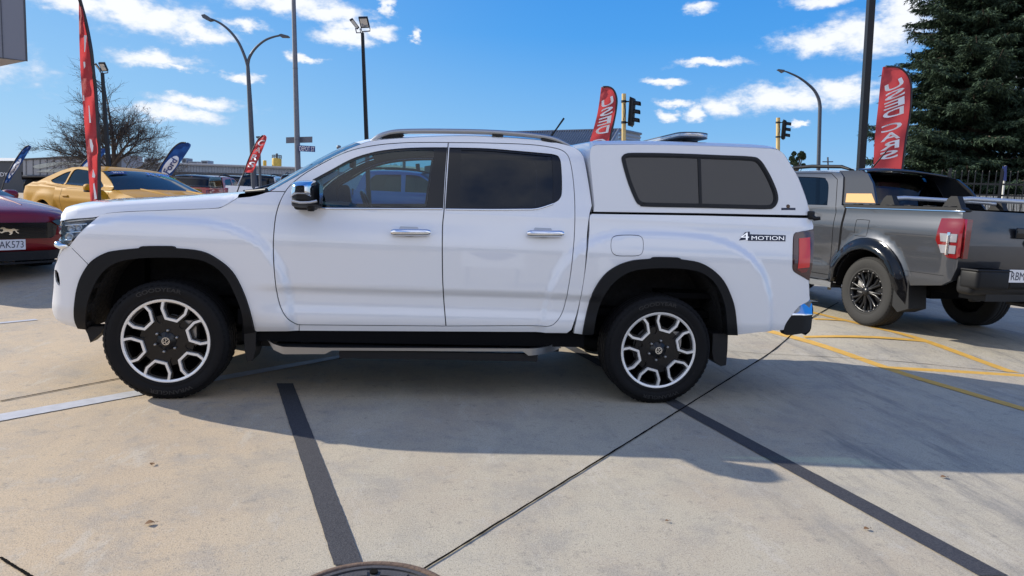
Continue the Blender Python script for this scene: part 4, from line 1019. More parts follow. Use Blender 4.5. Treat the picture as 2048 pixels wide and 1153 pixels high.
# ---- door mirror
for mir in (None, YC):
    Ym = (lambda q: q if mir is None else 2*YC-q)
    MYc = -.06
    pl = [tuple(atY(u, v, MYc)[[0, 2]]) for u, v in crom([(583.5, 381), (585, 369), (593, 364), (610, 361.8), (626, 362), (634, 366), (638, 380), (640.5, 411, 1), (638, 418), (610, 417.5), (585, 415), (580.5, 408), (582, 396)], True, 3)]
    cxm, czm = np.mean(np.array(pl), axis=0)
    def shell(pl, y0, y1, bul, mm, nm, par=None):
        b = MB(); rows = []
        for t in np.linspace(0, 1, 9):
            k = math.sqrt(max(0, 1-(1-t)**2)) if t < 1 else 1; k = .35+.65*k
            rows.append([(cxm+(p[0]-cxm)*k, Ym(y0+(y1-y0)*t), czm+(p[1]-czm)*k) for p in pl+pl[:1]])
        b.grid(rows); b.flat(pl, lambda a, c, h: (a, Ym(y1), c)); b.flat([(cxm+(p[0]-cxm)*.35, czm+(p[1]-czm)*.35) for p in pl], lambda a, c, h: (a, Ym(y0), c))
        o = b.build(nm, mm, T, world=True)
        if par is not None: o.parent = par
        return o
    lo = [p for p in pl]
    mr_ = shell(pl, -.155, .03, 0, 'black_plastic', 'side_mirror')
    # chrome cap over the upper front
    zc_ = atY(600, 398, MYc)[2]
    cap = [(p[0]-.006, max(p[1]+.004, zc_)) for p in pl if True]; cap = [p for p in cap]
    xr = atY(634, 380, MYc)[0]; cap = [(min(p[0], xr), p[1]) for p in cap]
    cc_ = [cap[0]]
    for p in cap[1:]:
        if np.hypot(p[0]-cc_[-1][0], p[1]-cc_[-1][1]) > .003: cc_.append(p)
    cxm, czm = np.mean(np.array(cc_), axis=0)
    o = shell(cc_, -.172, .0, 0, 'chrome', 'mirror_cap', mr_)
    b = MB(); P = [atY(u, v, MYc-.09) for u, v in ((583, 402), (600, 405.5), (620, 405), (634, 402))]; b.tube([(p[0], Ym(p[1]), p[2]) for p in P], .008, 8, flat=1); sub(b, 'indicator', 'clear_lens', mr_)
    b = MB(); p = atY(622, 417, MYc); b.lathe([(0, -.02), (.02, -.018), (.026, 0), (.028, .02)], (p[0], Ym(p[1]), p[2]), 'z', 14); p = atY(600, 412, .05); b.rbox((p[0]+.04, Ym(.04), p[2]), (.14, .12, .05), .02); sub(b, 'mirror_arm', 'black_plastic', mr_)
    b = MB(); p = [atY(u, v, MYc) for u, v in ((641.2, 368), (641.5, 412))]
    b.grid([[(p[0][0]+.004, Ym(-.14), p[0][2]-.01), (p[0][0]+.004, Ym(.02), p[0][2]-.01)], [(p[1][0]+.004, Ym(-.14), p[1][2]+.01), (p[1][0]+.004, Ym(.02), p[1][2]+.01)]]); sub(b, 'mirror_glass', 'chrome', mr_)

# ---- cabin
b = MB()
rows = []
for x, z in ((.62, 1.22), (.75, 1.27), (.90, 1.30), (1.02, 1.285), (1.10, 1.22), (1.12, 1.05), (1.05, .8)):
    rows.append([(x-.05*math.cos((y-YC)*1.7), y, z) for y in np.linspace(.20, 2*YC-.20, 14)])
b.grid(rows); da = b.build('dashboard', 'interior_grey', T, world=True)
b = MB(); c0 = Vector((1.18, 1.36, 1.22)); ax = Vector((.88, 0, .42)).normalized(); u1 = Vector((0, 1, 0)); u2 = ax.cross(u1)
ri = [c0+(u1*math.cos(t)+u2*math.sin(t))*.185 for t in np.linspace(0, 2*math.pi, 33)]; b.tube(ri, .016, 8, cap=False)
for t in (0, math.pi, -math.pi/2): b.tube([c0, c0+(u1*math.cos(t)+u2*math.sin(t))*.18], .018, 6)
b.tube([c0-ax*.25, c0], .03, 8); b.build('steering_wheel', 'gloss_black', T, world=True)
for yy in (.55, 1.38):
    b = MB(); b.rbox((1.95, yy, .82), (.52, .52, .16), .06)
    Mx = Matrix.Translation(Vector((2.22, yy, 1.08))) @ Matrix.Rotation(math.radians(14), 4, 'Y'); b.rbox((0, 0, 0), (.14, .50, .58), .06, M=Mx); b.rbox((.0, 0, .38), (.09, .26, .17), .04, M=Mx)
    b.build('seat', 'interior_grey', T, world=True)
b = MB(); b.rbox((2.78, YC, 1.0), (.14, 1.4, .75), .06); b.build('rear_bench', 'interior_grey', T, world=True)
b = MB(); b.rbox((1.06, YC, 1.60), (.03, .24, .07), .012); b.tube([(1.03, YC, 1.66), (1.0, YC, 1.70)], .01, 6); b.build('rear_view_mirror', 'black_plastic', T, world=True)
# ------------------------------------------------------------------ other vehicles
HF = np.array([F_[0], F_[1], 0]); HF /= np.linalg.norm(HF)
def atV(u, v, D): d = ray(u, v); return C_+d*(D/(d@HF))
def arc(cx, cz, r, a0, a1, n=16, rz=None): return [(cx+r*math.cos(math.radians(a0+(a1-a0)*i/n)), cz+(rz or r)*math.sin(math.radians(a0+(a1-a0)*i/n))) for i in range(n+1)]
def UL(root, u, v, hw, side=1):
    """pixel ray met with a vehicle's own side surface, in its own coordinates"""
    Mi = PM[root.name].inverted(); o = Mi @ Vector(C_); d = (Mi.to_3x3() @ Vector(ray(u, v))); Y = .85
    for i in range(30):
        t = (side*Y-o.y)/d.y; p = o+d*t; Y = .5*Y+.5*max(.3, hw(p.x, p.z))
    return (p.x, p.z)
def ph(x, z):   # pickup half width
    h = .90-.03*ss(.65, .45, z)-.035*ss(1.08, 1.30, z)
    if z > 1.30: h -= .30*(z-1.30)+.8*max(0, z-1.70)**2
    if x > 3.6: h -= .30*((x-3.6)/.5)**2.4
    if x < -.95: h -= .5*(-.95-x)**2
    for c in (0, 3.22):
        r = math.hypot(x-c, z-.42); h += .035*ss(.66, .50, r)
    h -= .02*ss(.86, .76, z)*ss(.55, .7, z)*ss(.5, .8, x)*ss(2.7, 2.4, x)
    return h
pf = lambda x, z: -ph(x, z)
def make_pickup(name, label, loc, rz, paint, canopy=None, group=None, detail=False, trim='black_plastic', light='red_lens', wheels=('plain', .385), kind='rubber', roof_paint=None):
    R = empty(name, loc, rz); tag(R, label, 'pickup truck', group)
    bed = [(-1.10, 1.315), (.455, 1.315), (.455, .54)]+arc(0, .42, .475, 12, 168)+[(-.62, .55), (-1.0, .60), (-1.10, .66), (-1.145, .80), (-1.15, 1.1)]
    WA = crom([(.80, 1.325, 1), (.845, 1.45), (.92, 1.62), (1.0, 1.70), (1.1, 1.735), (1.70, 1.765, 1), (1.74, 1.325, 1)], True, 4)
    WB = crom([(1.84, 1.325, 1), (1.82, 1.765, 1), (2.0, 1.765), (2.2, 1.735), (2.5, 1.57), (2.86, 1.335, 1)], True, 4)
    cab = [(.49, .52), (.49, 1.315), (.56, 1.335), (.66, 1.60), (.72, 1.74), (.80, 1.80), (1.1, 1.83), (1.6, 1.845), (2.0, 1.83), (2.2, 1.80), (2.6, 1.56), (3.0, 1.305), (3.1, 1.26), (3.6, 1.20), (3.95, 1.12), (4.05, 1.02), (4.12, .80), (4.12, .55), (4.02, .46), (3.74, .46)]+arc(3.22, .42, .475, 6, 174)+[(2.7, .45), (.7, .45)]
    b = MB()
    for m in (None, 0.0):
        b.panel(bed, pf, mirror=m, step=.06, flange=.04); b.panel(cab, pf, holes=[WA, WB], mirror=m, step=.06, flange=.03)
    b.cross([(3.05, 1.27), (3.3, 1.24), (3.6, 1.205), (3.95, 1.12)], pf, 0, bulge=(.05, .055), p=4); b.cross([(3.95, 1.12), (4.05, 1.02), (4.12, .80), (4.12, .5)], pf, 0, bulge=(.12, .02), p=3)
    b.cross([(-1.10, 1.315), (-1.15, 1.1), (-1.145, .80), (-1.10, .66)], pf, 0, bulge=(-.03, 0), p=4)
    b.grid([[(.49, y, z) for y in np.linspace(-.85, .85, 5)] for z in (.5, 1.33)], False)
    body = b.build('body', paint, R)
    b = MB(); b.cross([(.80, 1.80), (1.1, 1.83), (1.6, 1.845), (2.0, 1.83), (2.2, 1.80)], pf, 0, bulge=(0, .05), p=3); b.build('roof', roof_paint or paint, R)
    b = MB(); b.cross([(2.2, 1.80), (2.6, 1.56), (3.0, 1.305)], pf, 0, bulge=(.14, .03), p=2.5, off=.02); b.build('windscreen', 'glass_grey', R)
    b = MB(); b.cross([(.80, 1.80), (.72, 1.74), (.66, 1.60), (.56, 1.335)], pf, 0, bulge=(-.05, .0), p=3, off=.03)
    bw = b.build('rear_window', 'glass_grey', R)
    for m in (None, 0.0):
        b = MB(); b.panel(WA, pf, mirror=m, off=.012, flange=0, step=.1); b.build('window', 'glass_grey', R)
        b = MB(); b.panel(WB, pf, mirror=m, off=.012, flange=0, step=.1); b.build('window', 'glass_grey', R)
        b = MB(); ar = arc(0, .42, .60, -8, 188, 22); ai = arc(0, .42, .465, 12, 168, 20); ring = ar+ai[::-1]
        fw = lambda x, z: pf(x, z)-.02-.03*ss(.60, .48, math.hypot(x, z-.42))
        if detail: b.panel(ring, fw, mirror=m, step=.04, flange=.05); b.build('wheel_flare', 'gloss_black', R)
        for c in (0, 3.22):
            b = MB(); lp = arc(c, .42, .47, 0, 180, 18); Y = (lambda q: q if m is None else -q)
            b.add([(x, Y(-.9), z) for x, z in lp]+[(x, Y(-.45), z) for x, z in lp], [(i, i+1, 20+i, 19+i) for i in range(18)], True); b.flat(lp, lambda a, e, h: (a, Y(-.45), e)); b.build('wheel_well', 'dark_inner', R)
        b = MB(); tlp = [(-.84, 1.20), (-.83, 1.10), (-.86, 1.0), (-.96, .88), (-1.14, .86), (-1.15, 1.1), (-1.13, 1.22)]
        if not detail:
            b.panel(tlp, pf, mirror=m, off=-.006, flange=.03); Y = (lambda q: q if m is None else -q)
            b.box((-1.16, Y(-.80), 1.04), (.02, .13, .34)); b.build('tail_light', light, R)
        for wx in (0, 3.22): wheel((wx, (-.885 if m is None else .885)*1.0-(0.0), wheels[1]+.0), 1 if m is None else -1, R, wheels[0], tyre=kind, r_t=wheels[1]+.002, w=.26, rim_r=.245)
    b = MB()
    b.box((1.5, 0, .55), (4.6, 1.2, .12)); b.box((1.5, 0, .42), (3.6, .5, .12)); b.tube([(0, -.7, .40), (0, .7, .40)], .05, 8); b.box((1.2, 0, 1.30), (.9, 1.5, .01)); b.box((1.6, 0, .9), (2.0, 1.6, .7)); b.build('chassis', 'dark_inner', R)
    b = MB(); b.rbox((-1.22, 0, .64), (.20, 1.72, .20), .05); b.build('rear_bumper', trim, R)
    b = MB(); b.rbox((4.17, 0, .60), (.20, 1.6, .26), .08); b.build('front_bumper', trim, R)
    b = MB(); b.grid([[(x, y, 1.325+.012*math.cos(y*1.8)) for y in np.linspace(-.80, .80, 9)] for x in (-1.09, .46)]); b.build('bed_cover', 'black_plastic', R)
    b = MB(); b.rbox((-1.185, 0, 1.12), (.03, .22, .07), .01); b.build('tailgate_handle', 'black_plastic', R)
    for s in (-1, 1):
        b = MB(); b.rbox((2.72, s*1.0, 1.33), (.12, .22, .17), .04); b.box((2.72, s*.88, 1.28), (.06, .1, .04)); b.build('side_mirror', trim, R)
    if canopy:
        cf_ = lambda x, z: -(.84-.14*max(0, z-1.33)); CP = crom([(.44, 1.335, 1), (.40, 1.76), (.34, 1.80), (-.2, 1.82), (-.80, 1.79), (-.90, 1.75), (-1.12, 1.335, 1)], True, 4)
        CW_ = crom([(.30, 1.44), (.30, 1.70), (-.72, 1.70), (-.90, 1.42)], True, 4); b = MB()
        for m in (None, 0.0): b.panel(CP, cf_, holes=[CW_], mirror=m, step=.08)
        b.cross([(.40, 1.76), (.34, 1.80), (-.2, 1.82), (-.80, 1.79), (-.90, 1.75)], cf_, 0, bulge=(0, .05), p=3); b.cross([(.40, 1.76), (.44, 1.335)], cf_, 0); b.cross([(-.90, 1.75), (-.95, 1.66)], cf_, 0, bulge=(-.04, 0)); b.cross([(-1.09, 1.40), (-1.12, 1.335)], cf_, 0, bulge=(-.04, 0))
        cn = b.build('canopy', canopy, R)
        b = MB(); b.cross([(-.93, 1.68), (-1.10, 1.38)], cf_, 0, off=.03, bulge=(-.035, 0))
        for m in (None, 0.0): b.panel(CW_, cf_, mirror=m, off=.01, flange=0)
        o = b.build('window', 'glass_grey', R); o.parent = cn
    for s in (-1, 1):
        b = MB(); b.tube([(.75, s*.56, 1.84), (.95, s*.57, 1.90), (1.5, s*.58, 1.925), (2.0, s*.57, 1.91), (2.25, s*.56, 1.85)], [.015, .026, .028, .026, .014], 8); b.build('roof_rail', 'trim_black', R)
    return R

# grey pickup at the right, its left side and tail toward us
RG = make_pickup('pickup_truck', 'dark grey lifted pickup with black off road wheels beyond the tail of the white one', (7.59, 2.95, .125), math.radians(98.6), 'grey_paint', detail=True, wheels=('offroad', .40), kind='rubber_worn')
UR = lambda u, v: UL(RG, u, v, ph, 1)
def lflat(pts, off=.004, n=3, smooth=True):
    P = [UR(u, v) for u, v in (crom(pts, True, n) if smooth else pts)]; return P
def left_panel(name, m, pts, off=-.006, holes=(), parent=RG, flange=.01, smooth=True, hs=()):
    b = MB(); b.panel(lflat(pts, smooth=smooth), pf, mirror=0.0, off=off, flange=flange, step=.05); return b.build(name, m, parent)
TLc = [(1890, 447, 1), (1944, 445, 1), (1941, 500, 1), (1937, 529, 1), (1911, 527, 1), (1892, 508), (1884, 494), (1883.5, 472)]
tlr = MB()
# the lamp wraps the corner: side panel and rear panel
x0 = -1.15
side = [(-.90, 1.235), (-1.13, 1.24), (-1.16, 1.23), (-1.165, .90), (-1.13, .875), (-1.04, .88), (-.94, .96), (-.885, 1.03)]
tlr.panel(side, pf, mirror=0.0, off=-.012, flange=.03, step=.05)
tlr.flat([(.80, 1.235), (.87, 1.235), (.87, .88), (.81, .88)], lambda a, c, h: (-1.185+h, a, c), .03)
t_ = tlr.build('tail_light', 'red_lens', RG)
b = MB()
for zz, hgt in ((1.06, .075), (.955, .075)):
    b.panel([(-.95-.02*(zz < 1), zz-hgt/2), (-1.12, zz-hgt/2), (-1.12, zz+hgt/2), (-.93, zz+hgt/2)], pf, mirror=0.0, off=-.018, flange=.008)
o = b.build('reversing_lens', 'lens_grey', RG); o.parent = t_
b = MB()
for zz in (1.06, .955):
    for r0 in ((-1.02, -1.05),): b.panel([(r0[0], zz-.05), (r0[1], zz-.05), (r0[1], zz+.05), (r0[0], zz+.05)], pf, mirror=0.0, off=-.022, flange=.006)
o = b.build('lamp_frame', 'chrome', RG); o.parent = t_
# near-side shut lines and fuel flap as thin dark inlays
def seam(b, P, w=.008, yfn=pf, mir=0.0, off=-.0015):
    P = dens(P, .05, False); L0 = []
    for i, p in enumerate(P):
        a = np.array(P[max(0, i-1)]); c = np.array(P[min(len(P)-1, i+1)]); d = c-a; d /= np.linalg.norm(d); n = np.array([-d[1], d[0]])*w/2
        L0.append([(p[0]+n[0], -(yfn(*p)+off), p[1]+n[1]), (p[0]-n[0], -(yfn(*p)+off), p[1]-n[1])] if mir is not None else [(p[0]+n[0], yfn(*p)+off, p[1]+n[1]), (p[0]-n[0], yfn(*p)+off, p[1]-n[1])])
    b.grid(L0, False)
for P_, w_ in (([(.60, .55), (.60, .9), (.62, 1.25), (.70, 1.45), (.80, 1.70), (.95, 1.79), (1.75, 1.81)], .008), ([(1.79, 1.81), (1.78, 1.3), (1.82, .9), (1.80, .52)], .008), ([(.62, .52), (1.78, .52)], .008), ([(.47, .5), (.47, 1.31)], .03),
               (crom([(.25, 1.03), (.25, 1.16), (.23, 1.18), (.07, 1.18), (.05, 1.16), (.05, 1.03), (.07, 1.01), (.23, 1.01), (.25, 1.03)], False, 2), .005), ([(-1.02, .70), (-.55, .70)], .004)):
    b = MB(); seam(b, P_, w_); b.build('shut_line', 'dark_inner', RG)
b = MB(); b.panel([(-1.13, 1.305), (.50, 1.305), (.50, 1.345), (-1.08, 1.345)], lambda x, z: pf(x, 1.3), mirror=0.0, off=-.008, flange=.10, step=.1)
for i in range(6): b.box((.3-.25*i, .84, 1.352), (.12, .05, .012))
b.build('bed_rail', 'black_plastic', RG)
b = MB(); b.panel([(-1.13, 1.30), (.46, 1.30), (.46, 1.308), (-1.13, 1.308)], pf, mirror=0.0, off=-.012, flange=.01, step=.1); b.build('rail_strip', 'chrome', RG)
# sail panel behind the cab with a tan strip
SP = [(.46, 1.345), (.50, 1.60), (.60, 1.80), (.80, 1.83), (.72, 1.6), (.60, 1.345)]
b = MB(); b.panel([(.04, 1.35), (.10, 1.45), (.22, 1.64), (.36, 1.775), (.52, 1.825), (.86, 1.835), (.82, 1.6), (.60, 1.35)], lambda x, z: pf(x, z)+.02, mirror=0.0, off=0, flange=.03, step=.05); sp = b.build('sail_panel', 'dark_grey_paint', RG)
b = MB(); b.panel([(.06, 1.375), (.17, 1.50), (.57, 1.50), (.53, 1.375)], lambda x, z: pf(x, z)+.02, mirror=0.0, off=-.004, flange=.006, step=.05); o = b.build('tan_strip', 'tan_tape', RG); o.parent = sp
b = MB(); b.panel([(.04, 1.35), (.10, 1.45), (.22, 1.64), (.36, 1.775), (.52, 1.825), (.86, 1.835), (.82, 1.6), (.60, 1.35)], lambda x, z: pf(x, z)+.02, off=0, flange=.03, step=.05); b.build('sail_panel', 'dark_grey_paint', RG)
# roof spoiler carrying the roofline back between the two sail panels
b = MB(); b.grid([[(x+.06*(1-(y/.62)**2)*(x < .6), y, z+.045*(1-(y/.62)**2)) for y in np.linspace(-.62, .62, 13)] for x, z in ((.90, 1.862), (.66, 1.855), (.47, 1.83), (.46, 1.805), (.70, 1.81))]); b.build('roof_spoiler', 'dark_grey_paint', RG)
# load bars
for xx in (-.12, -.95):
    b = MB(); b.tube([(xx, -.74, 1.44), (xx, -.60, 1.455), (xx, .60, 1.455), (xx, .74, 1.44)], .022, 10, flat=1.3); o = b.build('load_bar', 'bar_silver', RG)
    for s in (-1, 1):
        b = MB(); b.flat([(-.11, 1.345), (.11, 1.345), (.06, 1.44), (.02, 1.475), (-.05, 1.475)], lambda a, c, h: (xx+a, s*.76+s*h, c), .07); p = b.build('bar_foot', 'black_plastic', RG); p.parent = o
    
# tailgate details, bumper step, plate, badge
b = MB(); b.rbox((-1.205, .10, 1.13), (.02, .30, .10), .01); b.build('handle_recess', 'gloss_black', RG)
b = MB(); b.lathe([(0, -.012), (.075, -.010), (.08, .0)], (0, 0, 0), 'x', 28); b.v = [(-1.19-(p[0]), .0+p[1]*1.25, 1.04+p[2]*.62) for p in b.v]; bd_ = b.build('oval_badge', 'chrome', RG)
b = MB(); b.lathe([(0, -.013), (.066, -.012)], (0, 0, 0), 'x', 28); b.v = [(-1.205-(p[0]+.012), p[1]*1.25, 1.04+p[2]*.60) for p in b.v]; o = b.build('badge_field', 'sign_blue', RG); o.parent = bd_
b = MB()
for (yy, w) in ((.66, .42), (-.55, .62)):
    b.rbox((-1.27, yy, .70), (.22, w, .20), .04)
b.rbox((-1.27, .12, .66), (.18, .66, .10), .03); b.rbox((-1.28, .66, .79), (.20, .44, .02), .008); bs_ = b.build('bumper_step', 'trim_black', RG)
b = MB(); b.box((-1.375, .30, .745), (.008, .36, .125)); pl_ = b.build('licence_plate', 'letter_white', RG)
def platetext(par, txt, o, uy, n, wid, hgt, off=.006):
    b = MB(); o = np.array(o); uy = np.array(uy); up = np.array([0, 0, 1.]); nn = np.array(n)*off
    q = [o-uy*wid/2-up*hgt/2+nn, o+uy*wid/2-up*hgt/2+nn, o+uy*wid/2+up*hgt/2+nn, o-uy*wid/2+up*hgt/2+nn]; b.text(txt, q)
    k = b.build('plate_text', 'letter_dark', par.parent); k.parent = par; return k
platetext(pl_, 'RBM346', (-1.379, .30, .745), (0, -1, 0), (-1, 0, 0), .32, .08, .002)
b = MB(); b.box((-1.15, 0, .52), (.3, 1.3, .08)); b.tube([(-1.1, .1, .45), (-1.45, .1, .45)], .03, 8); b.rbox((-1.1, .55, .50), (.05, .12, .10), .01); b.build('tow_bar', 'black_plastic', RG)
b = MB(); b.flat([(-.42, .60), (-.60, .62), (-.64, .30), (-.50, .24), (-.42, .30)], lambda a, c, h: (a, .66+h, c), .24); b.build('mud_flap', 'black_plastic', RG)
b = MB(); b.box((1.55, .86, .40), (2.1, .16, .05)); b.box((1.55, .93, .415), (2.1, .03, .06)); b.build('side_step', 'satin_silver', RG)
b = MB(); p0 = Vector((.98, .1, 1.87)); b.tube([p0, p0+Vector((-.03, 0, .04)), p0+Vector((-.26, 0, .30))], [.02, .01, .007], 8); b.build('aerial', 'black_plastic', RG)
b = MB()
for yy in (-.42,): b.tube([(1.55, yy, 1.86), (1.0, yy, 1.885)], .016, 8)
b.rbox((1.35, -.45, 1.90), (.5, .10, .05), .02); b.build('roof_bar', 'gloss_black', RG)

def zwarp(z): return z if z < .8 else (.8+(z-.8)*.565/.515 if z < 1.315 else 1.365+(z-1.315)*.865)
def warp(R):
    for o in R.children_recursive:
        if o.type == 'MESH' and not o.name.startswith(('wheel', 'tyre', 'brake', 'back_plate')):
            for v in o.data.vertices: v.co.z = zwarp(v.co.z)
            o.data.update()
warp(RG)
GX = lambda u, v, z=.24: atZ(u, v, z)
ROWG = 'used pickups parked nose in beyond the yellow coupe'
def at_px(u, v, D, zoff=0):    # ground point under a pixel column at horizontal distance D
    p = atV(u, v, D); return (p[0], p[1])
def put(u, D): p = atV(u, 380, D); return (p[0], p[1], .24)
def rowp(label, paint, u, D, rz, vroof, **k):
    p = atV(u, vroof, D); return make_pickup('pickup_truck', label, (p[0], p[1], p[2]-1.90), math.radians(rz), paint, **k)
rowp('red pickup with dark canopy parked in the row just right of the yellow coupe', 'orange_red_paint', 400, 32, 90-6, 349, canopy='dark_grey_paint', group=ROWG)
rowp('maroon pickup half hidden between the red pickup and the white tailgate', 'maroon_paint', 462, 36, 90+4, 350, group=ROWG)
rowp('white tailgated pickup with dark cab showing above the white hood', 'canopy_white', 507, 31, 90-2, 347, group=ROWG, roof_paint='dark_grey_paint')
rowp('dark roofed pickup peeping over the base of the white windscreen', 'silver_paint', 592, 31, 90+2, 347, group=ROWG)
BL = make_pickup('pickup_truck', 'blue pickup seen through the front door windows of the white one', (put(690, 19)[0], put(690, 19)[1], .12), math.radians(-12), 'blue_paint')
b = MB(); b.text('RAPTOR', [(-.55, -.925, 1.06), (.25, -.925, 1.06), (.25, -.915, 1.20), (-.55, -.915, 1.20)]); b.build('side_lettering', 'letter_white', BL)
rowp('dark pickup behind the red coupe roof at the far left', 'dark_grey_paint', -70, 22, 90+30, 350)

# ---- coupes
def ch(x, z):
    h = .945-.04*ss(.45, .22, z)-.04*ss(.80, .98, z)
    if z > .96: h -= .13*ss(.96, 1.05, z)+.44*max(0, z-1.02)
    if x > -.75: h -= .26*((x+.75)/.75)**2.6 if x < 0 else .26
    if x < -4.2: h -= .25*((-4.2-x)/.58)**2
    for c in (-.86, -3.58): h += .03*ss(.60, .42, math.hypot(x-c, z-.36))
    if -3.2 < x < -1.2: h += .018*ss(.66, .74, z)*ss(.86, .76, z)-.02*ss(.40, .5, z)*ss(.66, .56, z)
    return h
cfn = lambda x, z: -ch(x, z)
def make_coupe(label, loc, rz, paint, stripe=None, group=None):
    R = empty('parked_coupe', loc, rz); tag(R, label, 'car', group)
    low = [(-.04, .74), (-.12, .80), (-.5, .875), (-1.0, .935), (-1.38, .97), (-1.9, .965), (-2.8, .965), (-3.5, 1.0), (-4.1, 1.045), (-4.62, 1.05), (-4.74, 1.0), (-4.78, .80), (-4.74, .5), (-4.60, .34), (-3.98, .27)]+arc(-3.58, .35, .38, 168+180, 12+180+360, 1)[:0]
    low += [(-3.58-.385*math.cos(t), .35+.385*math.sin(t)) for t in np.linspace(-.15, math.pi+.15, 18)]+[(-3.1, .24), (-1.32, .24)]+[(-.86-.385*math.cos(t), .35+.385*math.sin(t)) for t in np.linspace(-.15, math.pi+.15, 18)]+[(-.3, .24), (-.08, .26), (.0, .42), (.0, .62)]
    W1 = crom([(-1.78, 1.01, 1), (-2.05, 1.16), (-2.35, 1.275), (-2.72, 1.318), (-3.05, 1.30), (-3.12, 1.03, 1)], True, 4); W2 = crom([(-3.17, 1.03, 1), (-3.13, 1.288, 1), (-3.35, 1.24), (-3.72, 1.10, 1), (-3.58, 1.05)], True, 4)
    gh = [(-1.36, .975), (-1.75, 1.16), (-2.05, 1.285), (-2.35, 1.345), (-2.75, 1.37), (-3.15, 1.355), (-3.5, 1.285), (-3.9, 1.16), (-4.2, 1.05), (-3.5, 1.005), (-2.8, .97), (-1.9, .97)]
    b = MB()
    for m in (None, 0.0): b.panel(low, cfn, mirror=m, step=.06, flange=.04); b.panel(gh, cfn, holes=[W1, W2], mirror=m, step=.05)
    b.cross(crom([(-.04, .74), (-.12, .80), (-.5, .875), (-1.0, .935), (-1.38, .97)], False, 3), cfn, 0, bulge=[(.10*(1-ss(0, 10, i)), .065) for i in range(13)], p=3)
    b.cross([(-4.05, 1.06), (-4.3, 1.055), (-4.62, 1.05), (-4.74, 1.0), (-4.78, .80), (-4.74, .5), (-4.6, .34)], cfn, 0, bulge=(-.06, .03), p=4)
    b.cross(crom([(-.04, .74), (.0, .62), (.0, .42), (-.08, .26)], False, 4), cfn, 0, bulge=[(.10, .065*(1-ss(0, 4, i))) for i in range(13)], p=3)
    for yy in (-.42, .42): b.tube([(-.30, yy*.9, .905), (-.8, yy, .965), (-1.25, yy*1.05, 1.01)], [.01, .035, .02], 8)
    body = b.build('body', paint, R)
    b = MB(); b.cross(crom([(-2.12, 1.30), (-2.35, 1.345), (-2.75, 1.37), (-3.15, 1.355), (-3.3, 1.335)], False, 2), cfn, 0, bulge=(0, .035), p=3); b.build('roof', paint, R)
    b = MB(); b.cross([(-1.34, .985), (-1.75, 1.16), (-2.05, 1.285), (-2.12, 1.30)], cfn, 0, bulge=[(.20, .02), (.14, .03), (.08, .035), (.03, .035)], p=2.5, off=.03); ws = b.build('windscreen', 'glass_grey', R)
    b = MB(); b.cross([(-3.3, 1.335), (-3.5, 1.285), (-3.9, 1.16), (-4.15, 1.06)], cfn, 0, bulge=(-.03, .035), p=3, off=.03); b.build('rear_window', 'glass_grey', R)
    for m, s in ((None, -1), (0.0, 1)):
        for w_ in (W1, W2): b = MB(); b.panel(w_, cfn, mirror=m, off=.012, flange=0, step=.1); b.build('window', 'glass_grey', R)
        b = MB(); b.rbox((-1.80, s*1.02, 1.0), (.16, .20, .135), .055); o = b.build('side_mirror', paint, R); b = MB(); b.box((-1.79, s*.92, .945), (.10, .16, .04)); b.rbox((-1.80, s*1.02, .945), (.13, .17, .04), .015); q = b.build('mirror_base', 'black_plastic', R); q.parent = o
        for wx in (-.86, -3.58): wheel((wx, s*.93, .345), 1 if s < 0 else -1, R, 'plain', r_t=.345, w=.26, rim_r=.25)
        for c in (-.86, -3.58):
            b = MB(); lp = arc(c, .35, .38, -5, 185, 16); b.add([(x, s*.93, z) for x, z in lp]+[(x, s*.5, z) for x, z in lp], [(i, i+1, 18+i, 17+i) for i in range(16)], True); b.flat(lp, lambda a, e, h: (a, s*.5, e)); b.build('wheel_well', 'dark_inner', R)
        b = MB(); b.rbox((-2.78, s*.955, .83), (.20, .03, .028), .01); b.build('door_handle', paint, R)
        b = MB(); P = [(-1.42, .94), (-1.42, .5), (-1.5, .32)]; seam(b, P, .006, cfn, 0.0 if s > 0 else None); b.build('shut_line', 'dark_inner', R); b = MB(); seam(b, [(-2.98, .96), (-2.96, .6), (-3.05, .32)], .006, cfn, 0.0 if s > 0 else None); b.build('shut_line', 'dark_inner', R)
        b = MB(); q = [(s*.52, .725), (s*.80, .765), (s*.82, .71), (s*.72, .665), (s*.62, .67)]
        fx = lambda y: (.115-(.0+.30*max(0, abs(y)-.42)**1.6/.32*1.0) if abs(y) < .99 else 0)
        b.flat(q, lambda a, c, h: (fx(a)-.02+h, a, c), .03); hl = b.build('headlight', 'gloss_black', R)
        b = MB()
        b.lathe([(0, -.006), (.03, -.012), (.038, -.004), (.04, .01)], (0, 0, 0), 'x', 16); b.v = [(fx(.7)+.012-p[0]*1, s*.70+p[1], .715+p[2]) for p in b.v]; o = b.build('lamp_unit', 'chrome', R); o.parent = hl
        b = MB(); b.flat([(s*.62, .655), (s*.74, .655), (s*.82, .70), (s*.82, .675), (s*.75, .635), (s*.64, .64)], lambda a, c, h: (fx(a)-.01+h, a, c), .03); b.build('light_strip', 'clear_lens', R)
        b = MB(); b.flat([(s*.70, .545), (s*.84, .56), (s*.84, .515), (s*.72, .505)], lambda a, c, h: (fx(a)-.02+h, a, c), .03); b.build('fog_lamp', 'clear_lens', R)
    gp = [(-.60, .66), (-.50, .71), (.50, .71), (.60, .66), (.57, .55), (.50, .515), (-.50, .515), (-.57, .55)]
    b = MB(); b.flat(dens(gp, .05), lambda a, c, h: (fx(a)-.006+h, a, c), .012); gr_ = b.build('grille', 'gloss_black', R)
    b = MB()
    for i in range(9): b.tube([(fx(y)+.008, y, .535+.018*i) for y in np.linspace(-.54, .54, 9)], .0025, 4)
    o = b.build('grille_mesh', 'black_plastic', R); o.parent = gr_
